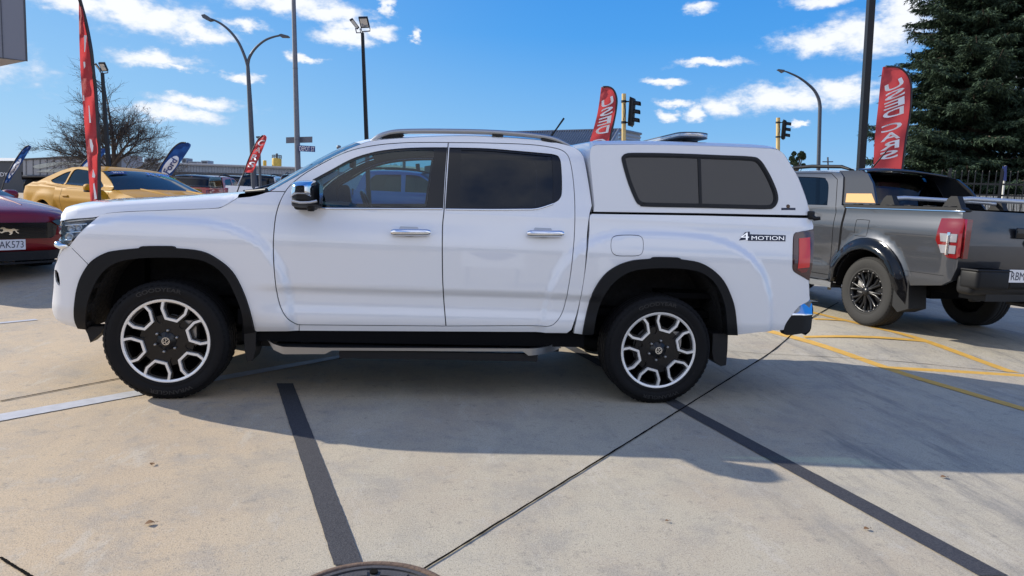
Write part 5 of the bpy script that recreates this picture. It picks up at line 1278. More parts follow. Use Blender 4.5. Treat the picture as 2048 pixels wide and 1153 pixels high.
    horse = [(-.11, .012), (-.07, .018), (-.05, .03), (-.01, .022), (.03, .028), (.055, .045), (.085, .048), (.105, .030), (.095, .022), (.075, .026), (.065, .008), (.085, -.012), (.105, -.004), (.11, -.012), (.085, -.026), (.05, -.010), (.01, -.008), (-.01, -.030), (.01, -.040), (-.012, -.046), (-.032, -.028), (-.035, -.002), (-.06, .004), (-.075, -.020), (-.10, -.034), (-.105, -.026), (-.085, -.012), (-.075, .004)]
    b = MB(); b.flat([(-a, c+.612) for a, c in horse], lambda a, c, h: (.130+h, a, c), .012); o = b.build('horse_emblem', 'chrome', R); o.parent = gr_
    b = MB(); b.flat(dens([(-.78, .36), (.78, .36), (.70, .25), (-.70, .25)], .05), lambda a, c, h: (fx(a)-.02+h, a, c), .04); b.grid([[(fx(y)+.04-.1*k, y, .21-.005*k) for k in (0, 1)] for y in np.linspace(-.82, .82, 17)], False); b.grid([[(fx(y)+.04, y, z) for z in (.21, .235)] for y in np.linspace(-.82, .82, 17)], False); b.build('lower_grille', 'black_plastic', R)
    b = MB(); b.box((-2.4, 0, .30), (4.2, 1.5, .12)); b.box((-2.6, 0, .62), (2.4, 1.6, .5)); b.box((-.6, 0, .5), (.8, 1.0, .4)); b.build('chassis', 'dark_inner', R)
    b = MB(); b.box((.126, 0, .445), (.008, .36, .125)); pl = b.build('licence_plate', 'letter_white', R)
    return R, pl, ws
RD, pl_, _ = make_coupe('dark red coupe with black grille and running horse emblem, cut off by the left edge', (-3.40, 4.58, .115), math.radians(90-124.7), 'red_paint')
platetext(pl_, 'PAK573', (.130, 0, .448), (0, 1, 0), (1, 0, 0), .315, .082, .002)
YW, pl2, ws2 = make_coupe('bright yellow coupe with price stickers on its windscreen, parked behind the red one', (-2.08, 8.2, .24), math.radians(90-129), 'yellow_paint')
# stickers on the windscreen
def wsq(y0, y1, t0, t1, off=.012):
    def P(y, t):
        a = np.array([(-1.34, .985), (-1.75, 1.16), (-2.05, 1.285), (-2.12, 1.30)]); bl = np.array([(.20, .02), (.14, .03), (.08, .035), (.03, .035)])
        q = t*2; i = min(2, int(q)); f = q-i; p = a[i]*(1-f)+a[i+1]*f; w = (bl[i]*(1-f)+bl[i+1]*f)*(1-abs(y/.75)**2.5); return (p[0]+w[0]+off*.5, y, p[1]+w[1]+off)
    return [P(y0, t0), P(y1, t0), P(y1, t1), P(y0, t1)]
b = MB(); q = wsq(-.62, -.30, .80, .97)
c = np.mean(np.array(q), axis=0); ux = (np.array(q[1])-np.array(q[0]))/2; uy = (np.array(q[3])-np.array(q[0]))/2
b.add([tuple(c+ux*math.cos(t)+uy*math.sin(t)) for t in np.linspace(0, 2*math.pi, 25)[:-1]], [tuple(range(24))]); st = b.build('year_sticker', 'sign_blue', YW); st.parent = ws2
b = MB(); b.text('2017', wsq(-.56, -.36, .84, .93, .018)); o = b.build('year_text', 'letter_white', YW); o.parent = ws2
mat('sticker_blue', (.05, .22, .75), .6); mat('sticker_green', (.12, .65, .15), .6)
b = MB(); b.text('35,990', wsq(.02, .52, .76, .95, .016), .25); o = b.build('price_text', 'sticker_blue', YW); o.parent = ws2
b = MB(); b.text('FINANCE', wsq(.26, .60, .64, .73, .016), .25); o = b.build('offer_text', 'sticker_green', YW); o.parent = ws2
# ------------------------------------------------------------------ poles, lamps, signs
def groundp(p): return gz(p[0], p[1])
def polepts(u1, v1, u0, v0, D):
    """line from the visible top through the lowest visible point, carried on down to the ground"""
    a, b = atV(u1, v1, D), atV(u0, v0, D); g_ = groundp(b); t = (a[2]-g_)/(a[2]-b[2]); return a, a+(b-a)*t
def pole_root(name, label, cat, u1, v1, u0, v0, D, group=None):
    a, g_ = polepts(u1, v1, u0, v0, D); R = empty(name, tuple(g_)); tag(R, label, cat, group); return R, a, g_
# galvanised pole with the street signs
R, a, g_ = pole_root('utility_pole', 'tall galvanised steel pole carrying two street name blades', 'pole', 585.5, -60, 596, 345, 24)
b = MB(); b.tube([g_, a], [.105, .065], 14); b.build('pole', 'galvanised', R, world=True)
b = MB(); b.tube([g_, g_+np.array([0, 0, .1])], .16, 12); [b.tube([g_+(a-g_)*t, g_+(a-g_)*(t+.002)], .112-.04*t, 14) for t in (.34, .62)]; b.build('collar', 'galvanised', R, world=True)
def blade(R, pts, D, m, nm, th=.02, txt=None, tm='letter_white', tq=None):
    P = [atV(u, v, D) for u, v in pts]; b = MB(); back = [p+HF*th for p in P]; n = len(P)
    b.add(P+back, [tuple(range(n)), tuple(range(2*n-1, n-1, -1))]+[(i, (i+1) % n, n+(i+1) % n, n+i) for i in range(n)])
    o = b.build(nm, m, R, world=True)
    if txt:
        q = [atV(u, v, D)-HF*.006 for u, v in tq]; b = MB(); b.text(txt, q); k = b.build('lettering', tm, R, world=True); k.parent = o
    return o
S = tag(empty('street_sign', tuple(atV(613, 299, 23.8))), 'blue street name blade reading DEPOT ST on the tall pole', 'street sign')
blade(S, [(597.5, 291), (630, 293), (630, 304.5), (597.5, 303)], 23.8, 'sign_blue', 'blade', txt='DEPOT ST', tq=[(599, 302.0), (628.8, 303.4), (628.8, 294.4), (599, 292.6)])
S = tag(empty('street_sign', tuple(atV(598, 280, 24.15))), 'plain grey back of a street name blade just above the blue one', 'street sign')
blade(S, [(572, 275), (624.5, 273.6), (624.5, 285.5), (572, 287)], 24.15, 'galvanised', 'blade')
# double arm street light
R, a, g_ = pole_root('street_light', 'street light with two curved arms, one high to the left and one to the right', 'street light', 495.5, 132, 505, 312, 30, 'curved arm street lights')
b = MB(); b.tube([g_, atV(500, 210, 30), a], [.13, .10, .075], 12); b.build('pole', 'pole_grey', R, world=True)
A1 = [(495.5, 134), (490, 115), (478, 87), (462, 65), (445, 50), (430, 41.5), (420, 38)]; A2 = [(495.5, 134), (498, 118), (506, 103), (518, 90), (532, 80), (548, 74), (560, 71.5)]
for A, hd in ((A1, [(402, 30), (409, 28.5), (419, 35.5), (422, 39.5), (415, 41), (405, 36)]), (A2, [(557, 69.5), (562, 67.8), (576, 71.5), (574, 73.8), (560, 73.2)])):
    P = [atV(u, v, 30) for u, v in crom(A, False, 4)]; b = MB(); b.tube(P, [.065-.03*i/len(P) for i in range(len(P))], 8); b.build('arm', 'pole_grey', R, world=True)
    P = [atV(u, v, 30-.15) for u, v in hd]; b = MB(); n = len(P); b.add(P+[p+HF*.3 for p in P], [tuple(range(n)), tuple(range(2*n-1, n-1, -1))]+[(i, (i+1) % n, n+(i+1) % n, n+i) for i in range(n)]); b.build('lamp_head', 'pole_grey', R, world=True)
# single arm street light
R, a, g_ = pole_root('street_light', 'single arm street light bending left over the sky, right of the far traffic signal', 'street light', 1640, 212, 1637, 330, 42, 'curved arm street lights')
b = MB(); P = [g_, atV(1638, 290, 42)]+[atV(u, v, 42) for u, v in crom([(1640, 215), (1637.5, 199), (1629, 182), (1615, 168), (1597, 155), (1578, 146), (1570, 143)], False, 4)]; b.tube(P, [.13]+[.11-.075*i/len(P) for i in range(len(P)-1)], 8); b.build('pole', 'pole_grey', R, world=True)
P = [atV(u, v, 41.9) for u, v in ((1557, 138.5), (1569, 140), (1571, 143.5), (1567, 145), (1562, 141.5))]; b = MB(); n = 5; b.add(P+[p+HF*.35 for p in P], [tuple(range(n)), tuple(range(2*n-1, n-1, -1))]+[(i, (i+1) % n, n+(i+1) % n, n+i) for i in range(n)]); b.build('lamp_head', 'pole_grey', R, world=True)
# square floodlight poles
def floods(label, top, bot, D, r, heads, group='black floodlight poles'):
    R, a, g_ = pole_root('floodlight_pole', label, 'floodlight', *top, *bot, D, group)
    b = MB(); d = Vector(a-g_); n = 4; X = Vector(R_); X.z = 0; X.normalize(); Yv = Vector(HF)
    vs = [Vector(p)+X*sx*r*kk+Yv*sy*r*kk for p, kk in ((g_, 1), (a, .6)) for sx, sy in ((-1, -1), (1, -1), (1, 1), (-1, 1))]
    b.add(vs, [(0, 1, 5, 4), (1, 2, 6, 5), (2, 3, 7, 6), (3, 0, 4, 7), (4, 5, 6, 7)]); b.build('pole', 'pole_black', R, world=True)
    for P, yoke in heads:
        Q = [atV(u, v, D+dd) for (u, v), dd in zip(P, (0, 0, .12, .12))]
        nrm = Vector(np.cross(Q[1]-Q[0], Q[3]-Q[0])).normalized()*.05; b = MB()
        b.add([tuple(Vector(q)) for q in Q]+[tuple(Vector(q)+nrm) for q in Q], [(0, 1, 2, 3), (4, 7, 6, 5), (0, 1, 5, 4), (1, 2, 6, 5), (2, 3, 7, 6), (3, 0, 4, 7)]); h = b.build('lamp_head', 'pole_black', R, world=True)
        c = sum(Q)/4; b = MB(); b.add([tuple(c+(q-c)*.78-np.array(nrm)*.06*(1 if nrm.dot(Vector(HF)) > 0 else -18)) for q in Q], [(0, 1, 2, 3)]); o = b.build('lamp_glass', 'clear_lens', R, world=True); o.parent = h
        b = MB(); b.tube([atV(u, v, D) for u, v in yoke], .013, 6); o = b.build('bracket', 'galvanised', R, world=True); o.parent = h
    return R
floods('black floodlight pole with two square lamps rising from the white windscreen top', (725, 66), (734, 300), 14, .045,
       [([(716.5, 35.5), (734.5, 35), (739.5, 56), (721.5, 57)], [(722, 57), (724, 64), (740, 62.5), (739.5, 56)]), ([(699, 41), (705, 37.5), (719, 56), (714, 60)], [(711, 57), (713, 66), (721, 66), (720, 58)])])
floods('black floodlight pole in front of the bare tree beside the narrow red flag', (204.7, 146), (217, 330), 16, .046,
       [([(196, 126.5), (208, 126.5), (215.5, 143), (204, 143.5)], [(204, 143.5), (206, 147.5), (215.5, 146), (215.5, 143)]), ([(188.5, 129), (191, 128), (203, 143), (201, 145)], [(199, 142), (203, 148)])])
R, a, g_ = pole_root('floodlight_pole', 'thick black pole running off the top beside the largest red flag', 'floodlight', 1746, -60, 1721.5, 335, 12, 'black floodlight poles')
b = MB(); X = Vector(R_); X.z = 0; X.normalize()
b.add([tuple(Vector(p)+X*sx*.052+Vector(HF)*sy*.052) for p in (g_, a) for sx, sy in ((-1, -1), (1, -1), (1, 1), (-1, 1))], [(0, 1, 5, 4), (1, 2, 6, 5), (2, 3, 7, 6), (3, 0, 4, 7)]); b.build('pole', 'pole_black', R, world=True)
b = MB(); b.box(g_+np.array([0, 0, .01]), (.3, .3, .02)); b.build('base_plate', 'pole_black', R, world=True)
# thin posts
def thin(label, u1, v1, u0, v0, D, r, m, nm='post', cat='post', extra=None):
    a, g_ = polepts(u1, v1, u0, v0, D); b = MB(); b.tube([g_, a], r, 8)
    if extra: extra(b)
    o = b.build(nm, m, None, loc=tuple(g_)); tag(o, label, cat); return o
thin('thin grey post behind the small leaning red flag', 517.5, 273, 520, 347, 27, .05, 'pole_grey', extra=lambda b: b.box(atV(517, 275, 27), (.16, .1, .06)))
thin('short pale post with a round head far behind the white windscreen', 677.5, 295, 677, 330, 50, .06, 'galvanised', extra=lambda b: b.lathe([(0, -.15), (.15, -.1), (.15, .1), (0, .15)], tuple(atV(677.5, 295, 50)), 'z', 10))
thin('grey post seen through the front door window', 808, 304, 808, 350, 26, .06, 'pole_grey')
thin('black bollard post seen through the front door window near the dark box', 835, 328, 838, 360, 24, .07, 'pole_black')
R, a, g_ = pole_root('power_pole', 'tiny far off power pole with one crossarm beside the single street light', 'power pole', 1655, 320, 1655.5, 333, 110)
b = MB(); b.tube([g_, a+np.array([0, 0, .4])], .12, 6); b.build('pole', 'pole_grey', R, world=True); b = MB(); p = atV(1655, 324, 110); b.tube([atV(1645, 324, 110), atV(1666, 324, 110)], .09, 6); b.build('crossarm', 'pole_grey', R, world=True)
# traffic signals on cream poles
def signal(label, u, v1, v0, w, D, hd):
    R, a, g_ = pole_root('traffic_signal', label, 'traffic signal', u+.3, v1, u, v0, D, 'traffic signals on cream poles')
    r = w/2/CAM_F*D; b = MB(); b.tube([g_, a], r, 12); b.build('pole', 'cream_pole', R, world=True)
    u0, u1, t, bt = hd; s = D/CAM_F; c = atV((u0+u1)/2, (t+bt)/2, D); Hh = (bt-t)*s; Ww = (u1-u0)*s
    Mx = Matrix.Translation(Vector(c)) @ Matrix.Rotation(math.atan2(R_[1], R_[0])-.5, 4, 'Z')
    b = MB(); b.rbox((0, 0, 0), (Ww*.50, Ww*1.0, Hh*.97), Ww*.2, M=Mx); h = b.build('signal_head', 'black_plastic', R, world=True)
    b = MB(); b.rbox((-Ww*.05, 0, 0), (.02, Ww*1.5, Hh*1.0), .008, M=Mx); o = b.build('back_board', 'black_plastic', R, world=True); o.parent = h
    for k in (-1, 0, 1):
        b = MB(); rows = []
        for i in range(2): rows.append([tuple(Mx @ Vector((Ww*.22+i*Ww*.62, Ww*.30*math.cos(q), k*Hh*.29+Ww*.30*math.sin(q)-i*.03))) for q in np.linspace(-.35, math.pi+.35, 14)])
        b.grid(rows); o = b.build('visor', 'black_plastic', R, world=True); o.parent = h
    b = MB()
    for fr in (.12, .88):
        p = atV(u, t+(bt-t)*fr, D); q = atV((u0+u1)/2, t+(bt-t)*fr, D); b.tube([p, q], .02, 6); b.tube([p+np.array([0, 0, -.03]), p+np.array([0, 0, .03])], r*1.25, 10)
    b.tube([atV(u, t+(bt-t)*.2, D)-HF*r, atV(u+3, t+(bt-t)*.5, D)-HF*r, atV(u-2, t+(bt-t)*.8, D)-HF*r], .012, 5)
    b.build('clamp', 'pole_black', R, world=True)
signal('nearer traffic signal on a cream pole just right of the middle red flag', 1247.5, 188, 286, 8.5, 20, (1254, 1273, 197, 252))
signal('farther traffic signal on a cream pole rising behind the canopy tail', 1556, 236, 294, 7.5, 29, (1560.5, 1575, 241, 279))

# ------------------------------------------------------------------ flags
def flag(label, left, right, D, m, pole_m='flag_sleeve', group=None, sleeve='r', n=26, wave=.05, letters=(), oval=None, slivers=(), lean=None, tw=0.0):
    Lc = crom(left, False, 6); Rc = crom(right, False, 6)
    def rs(c, n):
        c = np.array(c); s = np.r_[0, np.cumsum(np.hypot(*np.diff(c, axis=0).T))]; t = np.linspace(0, s[-1], n); return np.c_[np.interp(t, s, c[:, 0]), np.interp(t, s, c[:, 1])]
    Lc, Rc = rs(Lc, n), rs(Rc, n); K = 9
    def pt(i, t, off=0.0):
        i = min(n-1.001, max(0, i)); k = int(i); f = i-k; l = Lc[k]*(1-f)+Lc[k+1]*f; r = Rc[k]*(1-f)+Rc[k+1]*f; p = l*(1-t)+r*t
        return atV(p[0], p[1], D+off+tw*t+wave*math.sin(i*.55+t*5)+wave*.5*math.sin(i*1.3-t*7))
    side = Rc if sleeve == 'r' else Lc; tt = 1.0 if sleeve == 'r' else 0.0
    low = pt(n-1, tt); up = pt(n-5, tt); g_ = low+(low-up)*((low[2]-groundp(low))/max(.05, (up-low)[2])); g_[2] = groundp(low)
    R = empty('feather_flag', tuple(g_)); tag(R, label, 'flag', group)
    b = MB(); b.grid([[pt(i, j/(K-1)) for j in range(K)] for i in range(n)]); b.build('cloth', m, R, world=True)
    b = MB(); P = [pt(i, tt) for i in range(n)]+[g_]; b.tube(P, [.018]*n+[.022], 8); b.build('pole', pole_m, R, world=True)
    if letters:
        b = MB()
        for ch_, i0, i1, t0, t1, mir, sl in letters:
            vs, fs = text_geo(ch_, 0.0, .018); P = []
            for a, c in vs:
                if mir: a = 1-a
                i = i1+(i0-i1)*c; t = t0+(t1-t0)*a+sl*(c-.5); P.append(pt(i+sl*(a-.5)*6, t, -.04))
            b.add(P, fs)
        b.build('lettering', 'letter_white', R, world=True)
    if oval:
        i0, i1, t0, t1, shx = oval; b = MB(); rows = []
        for rr in (0, .35, .7, 1):
            rows.append([pt((i0+i1)/2+(i1-i0)/2*rr*math.sin(q), (t0+t1)/2+(t1-t0)/2*rr*math.cos(q), -.03) for q in np.linspace(0, 2*math.pi, 33)])
        b.grid(rows); ov = b.build('oval_logo', 'letter_white', R, world=True)
        b = MB(); vs, fs = text_geo('Ford', .35, .02); P = []
        ic, tc_ = (i0+i1)/2, (t0+t1)/2
        for a, c in vs:   # word runs along the flag
            P.append(pt(ic-(a-.5)*(i1-i0)*.80, tc_+(-(c-.5))*(t1-t0)*.62, -.05))
        b.add(P, fs); k = b.build('lettering', 'sign_blue', R, world=True); k.parent = ov
    for sv in slivers:
        b = MB(); P = [atV(u, v, D-.08) for u, v in sv]; b.add(P, [tuple(range(len(P)))]); b.build('letter_edge', 'letter_white', R, world=True)
    return R
GF_ = 'red feather flags'
flag('very tall narrow red flag seen edge on, crossing the yellow coupe at the left', [(157.5, -2), (158, 50), (159.5, 110), (162, 160), (167, 225), (172, 290), (177, 345), (181, 404), (184, 440)], [(159, -2), (168, 30), (176, 65), (183, 105), (187, 145), (191, 180), (195, 235), (198, 300), (198.5, 404), (199, 440)], 7.6, 'flag_red', group=GF_, wave=.03, n=40, sleeve='r',
     slivers=[[(168, 71), (173.5, 71), (170, 105), (168.5, 104)], [(166.5, 124), (170, 124), (171, 133), (168, 138)], [(177, 211), (178.5, 212), (182, 246), (178.5, 246)], [(179, 278), (183, 280), (186.5, 292), (186, 302), (183.5, 306), (180, 290)], [(166, 191), (168, 191), (169, 202), (166.5, 202)], [(186, 338), (190.5, 352), (189.5, 356), (184, 355)], [(186, 369), (188.5, 366), (194, 398), (189, 399)]])
def usedcars(s, i0, di, gap, t0, t1, sl=0.0):
    o = []; i = i0
    for c in s:
        if c == ' ': i += gap; continue
        o.append((c, i, i+di*.84, t0, t1, True, sl)); i += di
    return o
flag('red USED CARS flag with mirrored letters rising behind the white cab and canopy', [(1202.5, 174.6), (1201, 185), (1198.5, 205), (1194, 231), (1187, 258), (1177, 292), (1168, 325)], [(1206, 174.3), (1218, 174.6), (1228, 181.5), (1233.5, 198), (1232.5, 217), (1228, 243), (1221, 275), (1214, 325)], 14, 'flag_red', group=GF_, letters=usedcars('USED CARS', 6.4, 3.85, 1.5, .16, .82, -.02), n=34, wave=.022)
flag('largest red USED CARS flag with mirrored letters in front of the dark conifer', [(1765.5, 134.5), (1763, 152), (1760, 175), (1756, 215), (1751.5, 255), (1748, 300), (1747, 345), (1746, 400)], [(1772, 133), (1798, 136), (1814, 148), (1822, 168), (1822.5, 195), (1819, 235), (1811, 284), (1804, 340), (1798, 400)], 13.2, 'flag_red', group=GF_, letters=usedcars('USED CARS', 5.6, 2.3, 1.2, .18, .80, -.02), n=36, wave=.022)
flag('small red flag leaning right in front of the thin post behind the parked pickups', [(525, 271.5), (516, 280), (508, 295), (498, 317), (488, 345)], [(528, 270), (533.5, 274), (531, 285), (521, 310), (505, 346)], 20, 'flag_red', group=GF_, sleeve='l', letters=[(c, 3+k*3.6, 3+k*3.6+2.8, .2, .85, False, 0) for k, c in enumerate('CARS')], n=20)
GB_ = 'blue feather flags with an oval badge'
flag('blue flag with white oval badge leaning right beside the yellow coupe roof', [(371, 286), (360, 286.5), (345, 298), (331, 318), (318, 338), (306, 362)], [(376, 285.5), (382, 290.5), (377, 301), (367, 316), (353, 336), (336, 362)], 17, 'flag_blue', group=GB_, oval=(11, 24, .18, .92, 0), n=28, sleeve='l', wave=.02)
flag('small blue flag leaning right at the far left edge above the red coupe', [(57, 292), (50, 295), (40, 307), (27, 327), (13, 352), (8, 366)], [(60, 291.5), (62.5, 294.5), (56, 306), (44, 325), (32, 343), (17, 366)], 20, 'flag_blue', group=GB_, oval=(10, 24, .2, .9, 0), n=28, sleeve='l', wave=.03)
flag('blue flag almost hidden behind the tall narrow red flag', [(203, 297.5), (190, 303), (178, 314), (163, 330), (152, 346)], [(208, 297), (212, 301), (206, 311), (196, 322), (182, 346)], 21, 'flag_blue', group=GB_, n=18, sleeve='l', wave=.03, oval=(9, 17, .2, .9, 0))

# ------------------------------------------------------------------ buildings
def block(name, label, cat, poly, D, depth, m, group=None, kind=None, base=True, parent=None, top_m=None):
    P = [atV(u, v, D) for u, v in poly]; n = len(P)
    if base:
        zz = [p[2] for p in P]; lo = sorted(zz)[:2]; P = [p if p[2] > lo[1]+1e-6 else np.array([p[0], p[1], -.3]) for p in P]
    b = MB(); b.add(P+[p+HF*depth for p in P], [tuple(range(n)), tuple(range(2*n-1, n-1, -1))]+[(i, (i+1) % n, n+(i+1) % n, n+i) for i in range(n)])
    if parent is not None: return b.build(name, m, parent, world=True)
    R = empty(name, (P[0][0], P[0][1], .24)); tag(R, label, cat, group, kind); b.build('wall', m, R, world=True); return R
A0 = atV(53.3, 122.6, 7.0); zS = A0[2]; B0 = atZ(0, 116.2, zS); C0 = atZ(0, 133.2, zS); B0 = A0+(B0-A0)*3.5; C0 = A0+(C0-A0)*2.0
R = empty('showroom_corner', (A0[0], A0[1], .1)); tag(R, 'grey overhanging fascia corner of the dealership at the top left edge', 'building')
tp = np.array([-.03*0, 0, 3.2]); lean = atV(36, -330, 7.0)-A0; tp = lean*(3.2/lean[2])
b = MB(); b.add([A0, B0, C0, A0+tp, B0+tp, C0+tp], [(0, 1, 4, 3), (1, 2, 5, 4), (2, 0, 3, 5), (3, 4, 5)]); b.build('fascia', 'fascia_grey', R, world=True)
b = MB(); b.add([A0, B0, C0], [(0, 1, 2)]); b.build('soffit', 'soffit', R, world=True)
b = MB(); b.tube([B0, A0, A0+tp], .010, 6); b.build('edge_trim', 'pole_grey', R, world=True)
b = MB()
for k_ in (.25, .5, .75): b.tube([B0*(1-k_)+A0*k_+HF*-.005, B0*(1-k_)+A0*k_+tp], .004, 4)
b.build('panel_joint', 'pole_grey', R, world=True)
# showroom behind the photographer (it is what the glossy paint mirrors)
R = empty('showroom', (1.5, -19, 0)); tag(R, 'white fronted dealership showroom with dark glazing behind the camera', 'building')
b = MB(); b.box((1.5, -22, 2.2), (34, 6, 4.4)); b.build('wall', 'wall_grey', R, world=True)
b = MB(); b.box((1.5, -18.9, 4.1), (35, .5, 1.5)); b.build('fascia', 'canopy_white', R, world=True)
for i in range(8): b = MB(); b.box((-13+i*4.1, -18.95, 1.55), (3.8, .08, 2.9)); b.build('window', 'gloss_black', R, world=True)
for i, (sx, sy, sw, sh, sz) in enumerate(((2.75, -6.2, 1.0, .62, .62), (5.1, -6.4, 1.2, .70, .55))):
    S = empty('dealer_sign', (sx, sy, 0)); tag(S, ('smaller white sign board with a blue oval standing behind the camera', 'larger white sign board with a blue oval standing behind the camera')[i], 'sign')
    b = MB(); b.box((sx, sy, sz), (sw, .04, sh)); b.build('board', 'canopy_white', S, world=True); b = MB(); b.lathe([(0, .025), (.40, .025)], (0, 0, 0), 'y', 32); b.v = [(sx+p[0]*sw*.95, sy+p[1], sz+p[2]*sh*.8) for p in b.v]; b.build('oval_logo', 'sign_blue', S, world=True)
    for s_ in (-.4, .4): b = MB(); b.box((sx+s_*sw, sy-.04, sz/2), (.05, .04, sz)); b.build('leg', 'pole_grey', S, world=True)

# long industrial building
R = block('industrial_building', 'long low blue grey industrial building stretching behind the parked pickups', 'building', [(236, 324), (420, 329.5), (640, 337.5), (660, 372), (236, 372)], 62, 20, 'wall_blue_grey')
b = MB()
for i in range(70):
    u = 238+i*5.9; v = 325+(u-236)*.0315
    p, q = atV(u, v+2.5, 61.95), atV(u, 372, 61.95); b.tube([p, q], .05, 4)
b.build('cladding_ribs', 'wall_blue_grey', R, world=True)
b = MB(); P = [atV(u, v, 61.8) for u, v in ((236, 325), (420, 330.5), (640, 338.5))]; b.tube(P, .12, 6); b.build('gutter', 'wall_grey', R, world=True)
b = MB(); P = [atV(u, v, 61.9) for u, v in ((236, 341), (640, 351), (640, 368), (236, 364))]; b.add(P, [(0, 1, 2, 3)]); b.build('dark_band', 'wall_dark', R, world=True)
GA = 'roof plant on the long industrial building'
for (u0, u1, v0, v1, lab) in ((288, 303, 317, 326, 'small grey air unit on the long roof left of the blue flag'), (363, 373, 316.5, 328, 'dark air unit on the long roof touching the blue flag'), (376, 396, 323.5, 329.5, 'flat dark duct on the long roof beside the blue flag'), (402, 415.5, 321.5, 331, 'pale boxy air unit alone on the long roof')):
    R = block('roof_unit', lab, 'roof unit', [(u0, v0), (u1, v0), (u1, v1), (u0, v1)], 63, 1.2, 'wall_grey', group=GA, base=False)
    b = MB(); P = [atV(u, v, 62.95) for u, v in ((u0+2, v0+2), (u1-2, v0+2), (u1-2, v1-2.5), (u0+2, v1-2.5))]; b.add(P, [(0, 1, 2, 3)]); b.build('grille', 'wall_dark', R, world=True)
# tan yellow silos
def silo(label, u0, u1, v0, v1, D, cap):
    c = atV((u0+u1)/2, v1, D); r = (u1-u0)/2/CAM_F*D; top = atV((u0+u1)/2, v0, D)[2]; R = empty('silo', (c[0], c[1], .24)); tag(R, label, 'silo', 'yellow silos')
    b = MB(); b.lathe([(0, top+r*.12), (r*.6, top+r*.1), (r*.97, top), (r, top-.1), (r, 0)], (c[0], c[1], 0), 'z', 24); b.build('tank', 'silo_yellow', R, world=True)
    if cap:
        b = MB(); b.lathe([(0, top+1.1*r), (r*.22, top+1.1*r), (r*.25, top+.9*r), (r*.25, top)], (c[0], c[1], 0), 'z', 12); b.build('top_filter', 'wall_dark', R, world=True)
        b = MB()
        for h in (.35, .7): b.tube([(c[0]+r*math.cos(t), c[1]+r*math.sin(t), top+h*r) for t in np.linspace(0, 2*math.pi, 25)], .03, 4, cap=False)
        for t in np.linspace(0, 2*math.pi, 11)[:-1]: b.tube([(c[0]+r*math.cos(t), c[1]+r*math.sin(t), top), (c[0]+r*math.cos(t), c[1]+r*math.sin(t), top+.7*r)], .03, 4)
        b.build('railing', 'pole_grey', R, world=True)
silo('larger yellow silo with railing and dark top filter beside the tall galvanised pole', 544.5, 562.5, 317.5, 345, 84, True)
silo('smaller yellow silo left of the one with the railing', 526, 532.8, 321.5, 345, 84, False)
# parked semi trailer and sheds at far left
R = block('semi_trailer', 'long grey curtain sided semi trailer parked behind the yellow coupe', 'trailer', [(46, 319), (243, 309), (243, 352), (46, 353)], 46, 2.6, 'wall_grey', base=False)
b = MB()
for i in range(14): p, q = atV(52+i*14, 318-(52+i*14-46)*.05, 45.97), atV(52+i*14, 351, 45.97); b.tube([p, q], .02, 4)
b.tube([atV(46, 319, 45.95), atV(243, 309, 45.95)], .06, 6); b.tube([atV(46, 353, 45.95), atV(243, 352, 45.95)], .08, 6); b.build('side_rails', 'wall_dark', R, world=True)
b = MB(); P = [atV(u, v, 45.96) for u, v in ((234, 309.7), (243, 309.2), (243, 352), (234, 352))]; b.add(P, [(0, 1, 2, 3)]); b.build('rear_door', 'wall_dark', R, world=True)
mat('reflection_pale', (.42, .44, .40), .6, var=(1.2, .45))  # pale wavy reflections on the trailer side, painted as flat colour shapes
b = MB()
for (pts) in ([(66, 333), (90, 327), (130, 324), (158, 327), (190, 325), (158, 331), (120, 330), (92, 335), (76, 338)], [(72, 344), (96, 339), (140, 336), (188, 334), (150, 341), (110, 345)]):
    P = [atV(u, v, 45.955) for u, v in crom(pts, True, 3)]; b.add(P, [tuple(range(len(P)))])
b.build('wavy_reflection', 'reflection_pale', R, world=True)
for u in (62, 78, 212, 228): b = MB(); c = atV(u, 358, 46.4); b.lathe([(0, 0), (.5, 0), (.5, .25), (0, .25)], (c[0], c[1], .74), 'y', 20); b.build('wheel', 'rubber', R, world=True)
b = MB(); b.box(atV(145, 357, 47), (6, .5, .5)); b.build('chassis', 'dark_inner', R, world=True)
R = block('tyre_shop', 'low dark workshop with a pale roof and white letters at the far left edge', 'building', [(-120, 322), (46, 322), (46, 370), (-120, 370)], 50, 12, 'wall_dark')
P = [atV(-120, 323, 49.9), atV(47, 323, 49.9)]; Pb = [atV(-120, 316, 62), atV(47, 316.5, 62)]; b = MB(); b.grid([P, Pb], False); b.build('roof', 'wall_cream', R, world=True)
b = MB(); b.text('GOODY', [atV(-26, 353, 49.8), atV(15, 353.5, 49.8), atV(15, 345.5, 49.8), atV(-26, 344.5, 49.8)]); b.build('lettering', 'letter_white', R, world=True)
# corrugated roof building behind the canopy
def corr(quad, n, amp, nm, m, R, sub_=6):
    A, B, C2, D2 = [np.array(q) for q in quad]; nn = np.cross(B-A, D2-A); nn = nn/np.linalg.norm(nn); rows = []
    for i in range(n*sub_+1):
        t = i/(n*sub_); h = nn*amp*math.cos(2*math.pi*i/sub_); rows.append([A+(B-A)*t+h, D2+(C2-D2)*t+h])
    b = MB(); b.grid(rows, False); return b.build(nm, m, R, world=True)
mat('roof_steel', (.16, .18, .21), .45, metal=.4, var=(.6, .1))
R = empty('gable_building', tuple(np.r_[atV(1240, 300, 36)[:2], .24])); tag(R, 'building with a dark ribbed steel roof behind the middle red flag', 'building')
corr([atV(925, 268, 41), atV(1238, 259.5, 41), atV(1214, 300, 35), atV(900, 306, 35)], 64, .05, 'roof', 'roof_steel', R)
dn = lambda q: np.array([q[0], q[1], 0.0])
